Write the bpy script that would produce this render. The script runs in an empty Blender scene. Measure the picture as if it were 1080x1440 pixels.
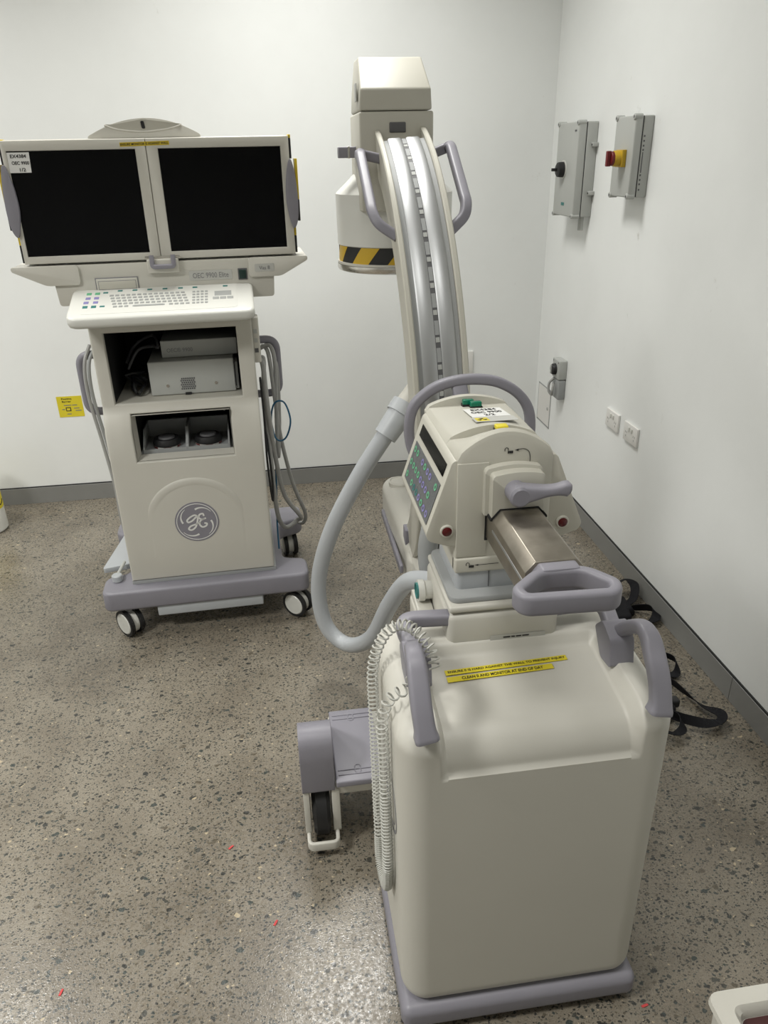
import bpy, bmesh, math, random
from mathutils import Vector, Matrix
random.seed(7)
S = bpy.context.scene
COL = S.collection
R = math.radians
PI = math.pi
V = Vector

# ------------------------------------------------------------------ camera
def make_camera():
    p, y, r = 0.443974, 0.131228, 0.022153
    fwd = V((math.sin(y)*math.cos(p), math.cos(y)*math.cos(p), -math.sin(p)))
    right = V((math.cos(y), -math.sin(y), 0))
    down = fwd.cross(right)
    c, s = math.cos(r), math.sin(r)
    rx = right*c + down*s
    dn = right*-s + down*c
    M = Matrix((( rx.x, -dn.x, -fwd.x, 0.0), (rx.y, -dn.y, -fwd.y, 0.0), (rx.z, -dn.z, -fwd.z, 1.58), (0, 0, 0, 1)))
    cd = bpy.data.cameras.new('camera')
    cd.sensor_fit = 'VERTICAL'
    cd.sensor_height = 36.0
    cd.lens = 1056.25/1440*36.0
    cd.clip_start = 0.02
    o = bpy.data.objects.new('camera', cd)
    o.matrix_world = M
    COL.objects.link(o)
    S.camera = o
make_camera()

# ------------------------------------------------------------------ world, lights, exposure
W = bpy.data.worlds.new('world')
S.world = W
W.use_nodes = True
W.node_tree.nodes['Background'].inputs[0].default_value = (0.8, 0.85, 0.9, 1)
W.node_tree.nodes['Background'].inputs[1].default_value = 0.1
CEIL = 3.0
def ceiling_or_fill_panel(x, y, sx, sy, power):
    l = bpy.data.lights.new('ceiling_or_fill_light', 'AREA')
    l.shape = 'RECTANGLE'; l.size = sx; l.size_y = sy
    l.energy = power
    l.color = (1.0, 0.99, 0.95)
    l.spread = R(134)
    o = bpy.data.objects.new('ceiling_or_fill_light', l)
    o.location = (x, y, CEIL-0.03)
    COL.objects.link(o)
ceiling_or_fill_panel(0.11, 2.76, 0.62, 0.62, 13)
ceiling_or_fill_panel(-1.9, 2.7, 0.62, 0.62, 13)
ceiling_or_fill_panel(0.13, 0.5, 0.62, 0.62, 5.5)  # unseen panel, added as fill for camera-facing surfaces
ceiling_or_fill_panel(-1.9, 0.5, 0.62, 0.62, 32)  # second added fill panel, unseen, brightens the walls and machine fronts
S.view_settings.view_transform = 'Standard'
S.view_settings.look = 'None'
S.view_settings.gamma = 1.0
S.view_settings.use_curve_mapping = False
S.view_settings.exposure = 0.88

# ------------------------------------------------------------------ materials
def mat(name, col, rough=0.5, metal=0.0, var=0.04, scale=30.0, bump=0.0, bscale=400.0, spec=0.5, rvar=0.08, stretch=None):
    m = bpy.data.materials.new(name); m.use_nodes = True
    nt = m.node_tree; b = nt.nodes['Principled BSDF']
    tc = nt.nodes.new('ShaderNodeTexCoord')
    src = tc.outputs['Object']
    if stretch:
        mp = nt.nodes.new('ShaderNodeMapping'); mp.inputs['Scale'].default_value = stretch
        nt.links.new(src, mp.inputs['Vector']); src = mp.outputs['Vector']
    n = nt.nodes.new('ShaderNodeTexNoise'); n.inputs['Scale'].default_value = scale; n.inputs['Detail'].default_value = 4
    nt.links.new(src, n.inputs['Vector'])
    mx = nt.nodes.new('ShaderNodeMix'); mx.data_type = 'RGBA'
    lo = [max(0, c*(1-var)) for c in col]; hi = [min(1, c*(1+var)) for c in col]
    mx.inputs[6].default_value = (*lo, 1); mx.inputs[7].default_value = (*hi, 1)
    nt.links.new(n.outputs['Fac'], mx.inputs[0])
    nt.links.new(mx.outputs[2], b.inputs['Base Color'])
    mr = nt.nodes.new('ShaderNodeMapRange')
    mr.inputs[3].default_value = max(0.02, rough-rvar); mr.inputs[4].default_value = min(1, rough+rvar)
    nt.links.new(n.outputs['Fac'], mr.inputs[0]); nt.links.new(mr.outputs[0], b.inputs['Roughness'])
    b.inputs['Metallic'].default_value = metal
    b.inputs['Specular IOR Level'].default_value = spec
    if bump:
        n2 = nt.nodes.new('ShaderNodeTexNoise'); n2.inputs['Scale'].default_value = bscale
        nt.links.new(src, n2.inputs['Vector'])
        bp = nt.nodes.new('ShaderNodeBump'); bp.inputs['Strength'].default_value = bump; bp.inputs['Distance'].default_value = 0.001
        nt.links.new(n2.outputs['Fac'], bp.inputs['Height']); nt.links.new(bp.outputs[0], b.inputs['Normal'])
    return m

MT = dict(
    white=mat('white_plastic', (0.57, 0.555, 0.50), 0.42, bump=0.08, bscale=700, scale=6, var=0.03),
    cream=mat('cream_plastic', (0.52, 0.505, 0.44), 0.45, bump=0.08, bscale=700, scale=6, var=0.03),
    bright=mat('bright_plastic', (0.64, 0.64, 0.60), 0.35, scale=8, var=0.02),
    purple=mat('purple_grey_plastic', (0.235, 0.228, 0.262), 0.45, bump=0.06, bscale=600, scale=12, var=0.06),
    hosegrey=mat('grey_hose', (0.43, 0.45, 0.47), 0.4, scale=20, var=0.04),
    cordgrey=mat('pale_cord', (0.50, 0.50, 0.46), 0.45, scale=30, var=0.04),
    cablegrey=mat('grey_cable', (0.36, 0.36, 0.35), 0.45, scale=30, var=0.06),
    midgrey=mat('mid_grey_plastic', (0.33, 0.34, 0.34), 0.5, scale=12),
    boxgrey=mat('light_grey_enclosure', (0.44, 0.45, 0.43), 0.45, scale=10, var=0.02),
    darkgrey=mat('dark_grey_plastic', (0.10, 0.10, 0.105), 0.5, scale=20),
    black=mat('black_rubber', (0.012, 0.012, 0.013), 0.55, scale=30, var=0.2),
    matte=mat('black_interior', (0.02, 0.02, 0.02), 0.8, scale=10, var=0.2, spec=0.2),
    strap=mat('black_webbing', (0.010, 0.010, 0.012), 0.8, scale=300, var=0.5, bump=0.5, bscale=900, spec=0.2),
    screen=mat('dark_screen', (0.0015, 0.0015, 0.002), 0.12, scale=4, var=0.2, rvar=0.02, spec=0.12),
    alu=mat('brushed_aluminium', (0.50, 0.51, 0.52), 0.44, 0.9, scale=60, var=0.06, stretch=(1, 0.05, 0.05)),
    steel=mat('worn_steel', (0.33, 0.30, 0.255), 0.36, 0.9, scale=22, var=0.4, rvar=0.12),
    chrome=mat('polished_rim', (0.62, 0.60, 0.56), 0.2, 1.0, scale=20, var=0.04),
    yellow=mat('yellow_label', (0.62, 0.46, 0.02), 0.5, scale=20, var=0.05),
    tape=mat('yellow_tape', (0.72, 0.60, 0.03), 0.45, scale=20, var=0.05),
    amber=mat('hazard_yellow', (0.56, 0.36, 0.02), 0.45, scale=20, var=0.05),
    red=mat('red_lens', (0.085, 0.004, 0.005), 0.2, scale=40, var=0.3),
    redknob=mat('red_knob', (0.15, 0.008, 0.010), 0.5, scale=20),
    darkred=mat('dark_red_panel', (0.06, 0.015, 0.015), 0.5, scale=20),
    scrap=mat('red_paper', (0.55, 0.06, 0.06), 0.7, scale=50),
    green=mat('green_lens', (0.0, 0.16, 0.085), 0.25, scale=40, var=0.15),
    darkgreen=mat('dark_green_switch', (0.008, 0.030, 0.024), 0.35, scale=40),
    ink=mat('black_ink', (0.015, 0.015, 0.015), 0.6, scale=40),
    greyink=mat('grey_ink', (0.20, 0.20, 0.21), 0.6, scale=40),
    paper=mat('white_label', (0.74, 0.74, 0.72), 0.6, scale=30, var=0.02),
    clearlabel=mat('pale_label', (0.50, 0.50, 0.47), 0.45, scale=30, var=0.03),
    key=mat('grey_key', (0.33, 0.34, 0.33), 0.5, scale=60),
    teal=mat('teal_print', (0.03, 0.17, 0.16), 0.5, scale=60),
    greenkey=mat('green_print', (0.12, 0.40, 0.22), 0.5, scale=60),
    violet=mat('violet_print', (0.22, 0.20, 0.42), 0.5, scale=60),
    blue=mat('blue_cable', (0.01, 0.10, 0.20), 0.4, scale=60),
    panel=mat('control_membrane', (0.12, 0.125, 0.13), 0.4, scale=60),
    skirt=mat('zinc_skirting', (0.235, 0.235, 0.225), 0.5, scale=7, var=0.12),
    socket=mat('white_socket', (0.78, 0.77, 0.74), 0.35, scale=20, var=0.01),
    translucent=mat('frosted_sleeve', (0.62, 0.62, 0.60), 0.3, scale=20),
)

def wall_material():
    m = bpy.data.materials.new('painted_wall'); m.use_nodes = True
    nt = m.node_tree; b = nt.nodes['Principled BSDF']
    tc = nt.nodes.new('ShaderNodeTexCoord')
    n = nt.nodes.new('ShaderNodeTexNoise'); n.inputs['Scale'].default_value = 1.6; n.inputs['Detail'].default_value = 6; n.inputs['Roughness'].default_value = 0.65
    nt.links.new(tc.outputs['Object'], n.inputs['Vector'])
    cr = nt.nodes.new('ShaderNodeValToRGB')
    cr.color_ramp.elements[0].position = 0.3; cr.color_ramp.elements[0].color = (0.835, 0.85, 0.84, 1)
    cr.color_ramp.elements[1].position = 0.6; cr.color_ramp.elements[1].color = (0.875, 0.89, 0.88, 1)
    nt.links.new(n.outputs['Fac'], cr.inputs[0])
    # sparse scuff marks
    mp = nt.nodes.new('ShaderNodeMapping'); mp.inputs['Scale'].default_value = (1, 1, 0.6)
    nt.links.new(tc.outputs['Object'], mp.inputs['Vector'])
    n2 = nt.nodes.new('ShaderNodeTexNoise'); n2.inputs['Scale'].default_value = 9; n2.inputs['Detail'].default_value = 9; n2.inputs['Roughness'].default_value = 0.75
    nt.links.new(mp.outputs[0], n2.inputs['Vector'])
    c2 = nt.nodes.new('ShaderNodeValToRGB')
    c2.color_ramp.elements[0].position = 0.665; c2.color_ramp.elements[0].color = (0, 0, 0, 1)
    c2.color_ramp.elements[1].position = 0.76; c2.color_ramp.elements[1].color = (1, 1, 1, 1)
    nt.links.new(n2.outputs['Fac'], c2.inputs[0])
    mx = nt.nodes.new('ShaderNodeMix'); mx.data_type = 'RGBA'
    nt.links.new(c2.outputs[0], mx.inputs[0]); nt.links.new(cr.outputs[0], mx.inputs[6]); mx.inputs[7].default_value = (0.60, 0.60, 0.56, 1)
    nt.links.new(mx.outputs[2], b.inputs['Base Color'])
    b.inputs['Roughness'].default_value = 0.55
    n3 = nt.nodes.new('ShaderNodeTexNoise'); n3.inputs['Scale'].default_value = 120
    nt.links.new(tc.outputs['Object'], n3.inputs['Vector'])
    bp = nt.nodes.new('ShaderNodeBump'); bp.inputs['Strength'].default_value = 0.06; bp.inputs['Distance'].default_value = 0.002
    nt.links.new(n3.outputs['Fac'], bp.inputs['Height']); nt.links.new(bp.outputs[0], b.inputs['Normal'])
    return m

def floor_material():
    m = bpy.data.materials.new('polished_aggregate_concrete'); m.use_nodes = True
    nt = m.node_tree; N = nt.nodes; K = nt.links; b = N['Principled BSDF']
    tc = N.new('ShaderNodeTexCoord')
    def noise(scale, detail=4, src=None, rough=0.5):
        n = N.new('ShaderNodeTexNoise'); n.inputs['Scale'].default_value = scale; n.inputs['Detail'].default_value = detail; n.inputs['Roughness'].default_value = rough
        K.new(src or tc.outputs['Object'], n.inputs['Vector']); return n
    def ramp(src, p0, c0, p1, c1):
        r = N.new('ShaderNodeValToRGB'); e = r.color_ramp.elements
        e[0].position = p0; e[0].color = (*c0, 1); e[1].position = p1; e[1].color = (*c1, 1)
        K.new(src, r.inputs[0]); return r
    def mixc(fac, a, c):
        x = N.new('ShaderNodeMix'); x.data_type = 'RGBA'; K.new(fac, x.inputs[0])
        for s, i in ((a, 6), (c, 7)):
            if hasattr(s, 'is_linked'): K.new(s, x.inputs[i])
            else: x.inputs[i].default_value = (*s, 1)
        return x.outputs[2]
    def math_(op, a, c):
        x = N.new('ShaderNodeMath'); x.operation = op
        for s, i in ((a, 0), (c, 1)):
            if hasattr(s, 'is_linked'): K.new(s, x.inputs[i])
            else: x.inputs[i].default_value = s
        return x.outputs[0]
    base = ramp(noise(5.5, 7).outputs['Fac'], 0.33, (0.150, 0.127, 0.095), 0.62, (0.240, 0.212, 0.166)).outputs[0]
    fine = ramp(noise(420, 3).outputs['Fac'], 0.35, (0.12, 0.105, 0.082), 0.7, (0.28, 0.25, 0.205)).outputs[0]
    x = N.new('ShaderNodeMix'); x.data_type = 'RGBA'; x.inputs[0].default_value = 0.32
    K.new(base, x.inputs[6]); K.new(fine, x.inputs[7]); col = x.outputs[2]
    # distorted coordinates give the stones broken outlines
    dn = noise(55, 3)
    sub = N.new('ShaderNodeVectorMath'); sub.operation = 'SUBTRACT'; K.new(dn.outputs['Color'], sub.inputs[0]); sub.inputs[1].default_value = (0.5, 0.5, 0.5)
    scl = N.new('ShaderNodeVectorMath'); scl.operation = 'SCALE'; K.new(sub.outputs[0], scl.inputs[0]); scl.inputs['Scale'].default_value = 0.016
    add = N.new('ShaderNodeVectorMath'); add.operation = 'ADD'; K.new(tc.outputs['Object'], add.inputs[0]); K.new(scl.outputs[0], add.inputs[1])
    for scale, exist, rmax, offs in ((200, 0.45, 0.50, 3.1), (125, 0.44, 0.48, 1.7), (80, 0.50, 0.46, 0.0), (45, 0.78, 0.40, 5.3)):
        mp = N.new('ShaderNodeMapping'); mp.inputs['Location'].default_value = (offs, offs*0.7, 0); mp.inputs['Rotation'].default_value = (0, 0, offs)
        mp.inputs['Scale'].default_value = (1.0, 1.3, 1.0)
        K.new(add.outputs[0], mp.inputs['Vector'])
        vo = N.new('ShaderNodeTexVoronoi'); vo.voronoi_dimensions = '2D'; vo.inputs['Scale'].default_value = scale
        vo.distance = 'MANHATTAN' if scale in (80, 200) else 'EUCLIDEAN'
        K.new(mp.outputs[0], vo.inputs['Vector'])
        sep = N.new('ShaderNodeSeparateColor'); K.new(vo.outputs['Color'], sep.inputs[0])
        rad = N.new('ShaderNodeMapRange'); rad.clamp = True
        rad.inputs[1].default_value = exist; rad.inputs[2].default_value = 1.0; rad.inputs[3].default_value = 0.0; rad.inputs[4].default_value = rmax
        K.new(sep.outputs[0], rad.inputs[0])
        d = math_('SUBTRACT', rad.outputs[0], vo.outputs['Distance'])
        mk = N.new('ShaderNodeMapRange'); mk.inputs[1].default_value = 0.0; mk.inputs[2].default_value = 0.04
        K.new(d, mk.inputs[0])
        sc = N.new('ShaderNodeValToRGB'); cr = sc.color_ramp; cr.interpolation = 'CONSTANT'
        cr.elements[0].position = 0.0; cr.elements[0].color = (0.030, 0.031, 0.028, 1)
        cr.elements[1].position = 0.30; cr.elements[1].color = (0.055, 0.055, 0.047, 1)
        for pos, c in ((0.52, (0.10, 0.085, 0.062)), (0.72, (0.040, 0.050, 0.046)), (0.86, (0.20, 0.17, 0.13)), (0.975, (0.42, 0.35, 0.24))):
            el = cr.elements.new(pos); el.color = (*c, 1)
        K.new(sep.outputs[1], sc.inputs[0])
        f = math_('MULTIPLY', mk.outputs[0], 0.94)
        col = mixc(f, col, sc.outputs[0])
    K.new(col, b.inputs['Base Color'])
    rr = N.new('ShaderNodeMapRange'); rr.inputs[1].default_value = 0.3; rr.inputs[2].default_value = 0.7; rr.inputs[3].default_value = 0.12; rr.inputs[4].default_value = 0.42
    K.new(noise(150, 3).outputs['Fac'], rr.inputs[0]); K.new(rr.outputs[0], b.inputs['Roughness'])
    b.inputs['Specular IOR Level'].default_value = 0.5
    bp = N.new('ShaderNodeBump'); bp.inputs['Strength'].default_value = 0.35; bp.inputs['Distance'].default_value = 0.001
    K.new(noise(260, 3).outputs['Fac'], bp.inputs['Height']); K.new(bp.outputs[0], b.inputs['Normal'])
    return m
MT['wall'] = wall_material()
MT['floor'] = floor_material()
MT['ceiling'] = mat('ceiling_paint', (0.78, 0.78, 0.76), 0.8, scale=3, var=0.02)

# ------------------------------------------------------------------ geometry helpers
class MB:
    """collects vertices and faces; build() links them as one mesh object"""
    def __init__(s): s.v = []; s.f = []
    def add(s, vs, fs):
        o = len(s.v); s.v += [V(p) for p in vs]; s.f += [[i+o for i in f] for f in fs]; return s
    def bm(s, b):
        b.verts.index_update(); s.add([v.co.copy() for v in b.verts], [[v.index for v in f.verts] for f in b.faces]); b.free(); return s
    def box(s, x0, x1, y0, y1, z0, z1, bev=0.0, seg=3):
        b = bmesh.new(); bmesh.ops.create_cube(b, size=1)
        for v in b.verts: v.co = V(((x0+x1)/2+v.co.x*(x1-x0), (y0+y1)/2+v.co.y*(y1-y0), (z0+z1)/2+v.co.z*(z1-z0)))
        if bev: bmesh.ops.bevel(b, geom=b.edges[:], offset=bev, segments=seg, profile=0.5, affect='EDGES', clamp_overlap=True)
        return s.bm(b)
    def prism(s, poly, ax, a0, a1, bev=0.0, seg=2):
        """poly of 2D points in the plane across axis ax, extruded a0..a1"""
        def P(p, a): return {'x': (a, p[0], p[1]), 'y': (p[0], a, p[1]), 'z': (p[0], p[1], a)}[ax]
        b = bmesh.new()
        A = [b.verts.new(P(p, a0)) for p in poly]; B = [b.verts.new(P(p, a1)) for p in poly]; n = len(poly)
        b.faces.new(A); b.faces.new(B[::-1])
        for i in range(n): b.faces.new((A[i], B[i], B[(i+1) % n], A[(i+1) % n]))
        bmesh.ops.recalc_face_normals(b, faces=b.faces[:])
        if bev:
            es = [e for e in b.edges if len(e.link_faces) == 2 and e.calc_face_angle(0) > 0.35]
            bmesh.ops.bevel(b, geom=es, offset=bev, segments=seg, profile=0.5, affect='EDGES', clamp_overlap=True)
        return s.bm(b)
    def rgrid(s, x0, x1, y0, y1, z0, z1, r, n=(4, 4, 4), k=5, fn=None):
        """rounded box as a fine lattice; fn moves every point"""
        def axis(a, b, m):
            L = [a + r*(1-math.tan(PI/4*(1-i/k))) for i in range(k)]
            L += [a+r+(b-a-2*r)*i/m for i in range(m+1)]
            L += [b - r*(1-math.tan(PI/4*(1-i/k))) for i in reversed(range(k))]
            return L
        X, Y, Z = axis(x0, x1, n[0]), axis(y0, y1, n[1]), axis(z0, z1, n[2])
        ids = {}; vs = []; fs = []
        def vid(i, j, l):
            if (i, j, l) not in ids:
                p = V((X[i], Y[j], Z[l]))
                q = V((min(max(p.x, x0+r), x1-r), min(max(p.y, y0+r), y1-r), min(max(p.z, z0+r), z1-r)))
                d = p-q
                if d.length > 0: d.normalize()
                p = q+d*r
                if fn: p = V(fn(p))
                ids[(i, j, l)] = len(vs); vs.append(p)
            return ids[(i, j, l)]
        nx, ny, nz = len(X)-1, len(Y)-1, len(Z)-1
        for i in range(nx):
            for j in range(ny):
                fs.append([vid(i, j, 0), vid(i, j+1, 0), vid(i+1, j+1, 0), vid(i+1, j, 0)])
                fs.append([vid(i, j, nz), vid(i+1, j, nz), vid(i+1, j+1, nz), vid(i, j+1, nz)])
        for i in range(nx):
            for l in range(nz):
                fs.append([vid(i, 0, l), vid(i+1, 0, l), vid(i+1, 0, l+1), vid(i, 0, l+1)])
                fs.append([vid(i, ny, l), vid(i, ny, l+1), vid(i+1, ny, l+1), vid(i+1, ny, l)])
        for j in range(ny):
            for l in range(nz):
                fs.append([vid(0, j, l), vid(0, j, l+1), vid(0, j+1, l+1), vid(0, j+1, l)])
                fs.append([vid(nx, j, l), vid(nx, j+1, l), vid(nx, j+1, l+1), vid(nx, j, l+1)])
        return s.add(vs, fs)
    def sweep(s, path, sec, up=(0, 0, 1), closed=False, caps=True):
        """section (list of 2D points: side, up) carried along a path with a fixed up hint"""
        path = [V(p) for p in path]; n = len(path); up = V(up); m = 0; vs = []
        for i, p in enumerate(path):
            if closed: t = path[(i+1) % n]-path[i-1]
            else: t = path[min(i+1, n-1)]-path[max(i-1, 0)]
            t.normalize()
            side = t.cross(up)
            if side.length < 1e-4: side = t.cross(V((0.3, 1, 0.2)))
            side.normalize(); u = side.cross(t)
            vs += [p+side*a+u*c for a, c in (sec(i/(n-1)) if callable(sec) else sec)]
            m = len(vs)//(i+1)
        fs = []
        for i in range(n if closed else n-1):
            a = i*m; b = ((i+1) % n)*m
            for j in range(m): fs.append([a+j, b+j, b+(j+1) % m, a+(j+1) % m])
        if caps and not closed:
            fs.append(list(range(m))); fs.append(list(range((n-1)*m, n*m))[::-1])
        return s.add(vs, fs)
    def tube(s, path, r, seg=10, closed=False):
        """round tube with parallel transported frames"""
        path = [V(p) for p in path]; n = len(path); vs = []
        t0 = (path[1]-path[0]).normalized()
        nrm = t0.cross(V((0, 0, 1)))
        if nrm.length < 0.05: nrm = t0.cross(V((0, 1, 0)))
        nrm.normalize()
        for i, p in enumerate(path):
            if closed: t = path[(i+1) % n]-path[i-1]
            else: t = path[min(i+1, n-1)]-path[max(i-1, 0)]
            t.normalize(); nrm = (nrm-t*nrm.dot(t)).normalized(); bn = t.cross(nrm)
            rr = r(i/(n-1)) if callable(r) else r
            vs += [p+(nrm*math.cos(2*PI*j/seg)+bn*math.sin(2*PI*j/seg))*rr for j in range(seg)]
        fs = []
        for i in range(n if closed else n-1):
            a = i*seg; b = ((i+1) % n)*seg
            for j in range(seg): fs.append([a+j, a+(j+1) % seg, b+(j+1) % seg, b+j])
        if not closed:
            fs.append(list(range(seg))[::-1]); fs.append(list(range((n-1)*seg, n*seg)))
        return s.add(vs, fs)
    def lathe(s, prof, c=(0, 0, 0), ax='z', seg=32):
        """profile of (radius, height) turned about an axis through c"""
        c = V(c); vs = []; m = len(prof)
        for j in range(seg):
            a = 2*PI*j/seg; ca, sa = math.cos(a), math.sin(a)
            for r, h in prof:
                r = max(r, 1e-5)
                vs.append(c+V({'z': (r*ca, r*sa, h), 'x': (h, r*ca, r*sa), 'y': (r*sa, h, r*ca)}[ax]))
        fs = []
        for j in range(seg):
            for i in range(m-1):
                a = j*m+i; b = ((j+1) % seg)*m+i
                fs.append([a, b, b+1, a+1])
        return s.add(vs, fs)
    def disc(s, c, r0, r1, h0, h1, ax, seg=28, bev=0.0):
        if r0 > 0: pr = [(r0, h0), (r1, h0), (r1, h1), (r0, h1), (r0, h0)]
        elif bev: pr = [(0, h0), (r1-bev, h0), (r1, h0+bev), (r1, h1-bev), (r1-bev, h1), (0, h1)]
        else: pr = [(0, h0), (r1, h0), (r1, h1), (0, h1)]
        return s.lathe(pr, c, ax, seg)
    def loft(s, rings, cap=True, closed=True):
        m = len(rings[0]); vs = [p for r in rings for p in r]; fs = []
        for i in range(len(rings)-1):
            for j in range(m if closed else m-1):
                a = i*m+j; b = i*m+(j+1) % m
                fs.append([a, b, b+m, a+m])
        if cap: fs.append(list(range(m))[::-1]); fs.append([(len(rings)-1)*m+j for j in range(m)])
        return s.add(vs, fs)
    def xf(s, M):
        s.v = [M @ p for p in s.v]; return s
    def build(s, name, m, parent=None, angle=38, frame=None, smooth=True):
        c = V((0, 0, 0))
        lo = V([min(p[i] for p in s.v) for i in range(3)]); hi = V([max(p[i] for p in s.v) for i in range(3)])
        c = (lo+hi)/2
        me = bpy.data.meshes.new(name)
        me.from_pydata([tuple(p-c) for p in s.v], [], s.f)
        b = bmesh.new(); b.from_mesh(me); bmesh.ops.remove_doubles(b, verts=b.verts[:], dist=1e-6)
        bmesh.ops.recalc_face_normals(b, faces=b.faces[:]); b.to_mesh(me); b.free()
        if smooth:
            me.shade_smooth(); me.set_sharp_from_angle(angle=R(angle))
        me.materials.append(MT[m] if isinstance(m, str) else m)
        o = bpy.data.objects.new(name, me); COL.objects.link(o)
        FR[o.name] = c
        o.location = c
        if parent is not None:
            o.parent = parent; o.location = c-FR[parent.name]
        return o
FR = {}
def tag(o, label=None, cat=None, group=None, kind=None):
    if label: o['label'] = label
    if cat: o['category'] = cat
    if group: o['group'] = group
    if kind: o['kind'] = kind
    return o
def thing(name, loc, label, cat, rz=0.0, group=None, local=False):
    """Empty at the thing's base. local: its parts are given in its own frame, else in room coordinates"""
    o = bpy.data.objects.new(name, None); COL.objects.link(o)
    o.empty_display_size = 0.1
    o.location = loc; o.rotation_euler = (0, 0, rz)
    FR[o.name] = V((0, 0, 0)) if local else V(loc)
    return tag(o, label, cat, group)

def rrect(w, h, r, n=4):
    """rounded rectangle section, centred"""
    out = []
    for cx, cy, a0 in ((w/2-r, h/2-r, 0), (-w/2+r, h/2-r, 90), (-w/2+r, -h/2+r, 180), (w/2-r, -h/2+r, 270)):
        for i in range(n+1):
            a = R(a0+90*i/n); out.append((cx+r*math.cos(a), cy+r*math.sin(a)))
    return out
def fillet(pts, r, n=6, closed=False):
    """round the corners of a polyline"""
    pts = [V(p) for p in pts]; out = []; N = len(pts)
    for i, p in enumerate(pts):
        if not closed and i in (0, N-1): out.append(p); continue
        a, b = pts[i-1]-p, pts[(i+1) % N]-p
        d = min(r, a.length*0.48, b.length*0.48)
        A, B = p+a.normalized()*d, p+b.normalized()*d
        for k in range(n+1):
            t = k/n; out.append(A*(1-t)**2+p*2*t*(1-t)+B*t*t)
    return out
def smooth(pts, n=8, closed=False):
    """Catmull-Rom through the points"""
    P = [V(p) for p in pts]; N = len(P); out = []
    for i in range(N if closed else N-1):
        if closed: a, b, c, d = P[i-1], P[i], P[(i+1) % N], P[(i+2) % N]
        else: a, b, c, d = P[max(i-1, 0)], P[i], P[i+1], P[min(i+2, N-1)]
        for k in range(n):
            t = k/n
            out.append(0.5*((2*b)+(c-a)*t+(2*a-5*b+4*c-d)*t*t+(3*b-a-3*c+d)*t**3))
    if not closed: out.append(P[-1])
    return out
def r2(poly, r, n=5):
    """2D polygon with rounded corners"""
    return [(p.x, p.y) for p in fillet([(a, b, 0) for a, b in poly], r, n, True)]
def text(body, origin, xd, yd, width=None, height=None, m='ink', parent=None, name='lettering', bold=0.0, depth=0.0004, align='CENTER'):
    """lettering as thin mesh; origin is the centre of the line"""
    cu = bpy.data.curves.new('lettering', 'FONT'); cu.body = body; cu.size = 1.0; cu.extrude = 0.0; cu.offset = bold
    cu.resolution_u = 3
    to = bpy.data.objects.new('lettering', cu); COL.objects.link(to)
    dg = bpy.context.evaluated_depsgraph_get()
    me = bpy.data.meshes.new_from_object(to.evaluated_get(dg))
    b = MB(); vs = [v.co.copy() for v in me.vertices]; fs = [list(p.vertices) for p in me.polygons]
    bpy.data.objects.remove(to); bpy.data.curves.remove(cu); bpy.data.meshes.remove(me)
    x0, x1 = min(v.x for v in vs), max(v.x for v in vs); y0, y1 = min(v.y for v in vs), max(v.y for v in vs)
    sx = width/(x1-x0) if width else height/(y1-y0)
    sy = height/(y1-y0) if height else sx
    xd, yd, o = V(xd).normalized(), V(yd).normalized(), V(origin); zd = xd.cross(yd)
    off = {'CENTER': (x0+x1)/2, 'LEFT': x0}[align]
    b.add([o+xd*(v.x-off)*sx+yd*(v.y-(y0+y1)/2)*sy+zd*depth for v in vs], fs)
    return b.build(name, m, parent, smooth=False)
def ribbon2d(pts, w, origin, xd, yd, off=0.0004):
    """flat stroke drawn in a plane"""
    P = [V((a, b, 0)) for a, b in pts]; n = len(P); vs = []; fs = []
    xd, yd, o = V(xd).normalized(), V(yd).normalized(), V(origin); zd = xd.cross(yd)
    for i, p in enumerate(P):
        t = (P[min(i+1, n-1)]-P[max(i-1, 0)]).normalized(); nn = V((-t.y, t.x, 0))
        ww = w(i/(n-1)) if callable(w) else w
        for sgn in (-1, 1):
            q = p+nn*sgn*ww/2; vs.append(o+xd*q.x+yd*q.y+zd*off)
    for i in range(n-1): fs.append([2*i, 2*i+1, 2*i+3, 2*i+2])
    return vs, fs
def plate(origin, xd, yd, w, h, t=0.0006, r=0.0):
    """thin rectangular label centred on origin"""
    xd, yd, o = V(xd).normalized(), V(yd).normalized(), V(origin); zd = xd.cross(yd)
    sec = rrect(w, h, r, 3) if r else [(w/2, h/2), (-w/2, h/2), (-w/2, -h/2), (w/2, -h/2)]
    A = [o+xd*a+yd*b for a, b in sec]; B = [p+zd*t for p in A]
    return MB().loft([A, B])
def decal(shapes, origin, xd, yd, off=0.0005):
    """filled 2D polygons in a plane"""
    xd, yd, o = V(xd).normalized(), V(yd).normalized(), V(origin); zd = xd.cross(yd)
    b = MB()
    for poly in shapes: b.add([o+xd*p[0]+yd*p[1]+zd*off for p in poly], [list(range(len(poly)))])
    return b

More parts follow.
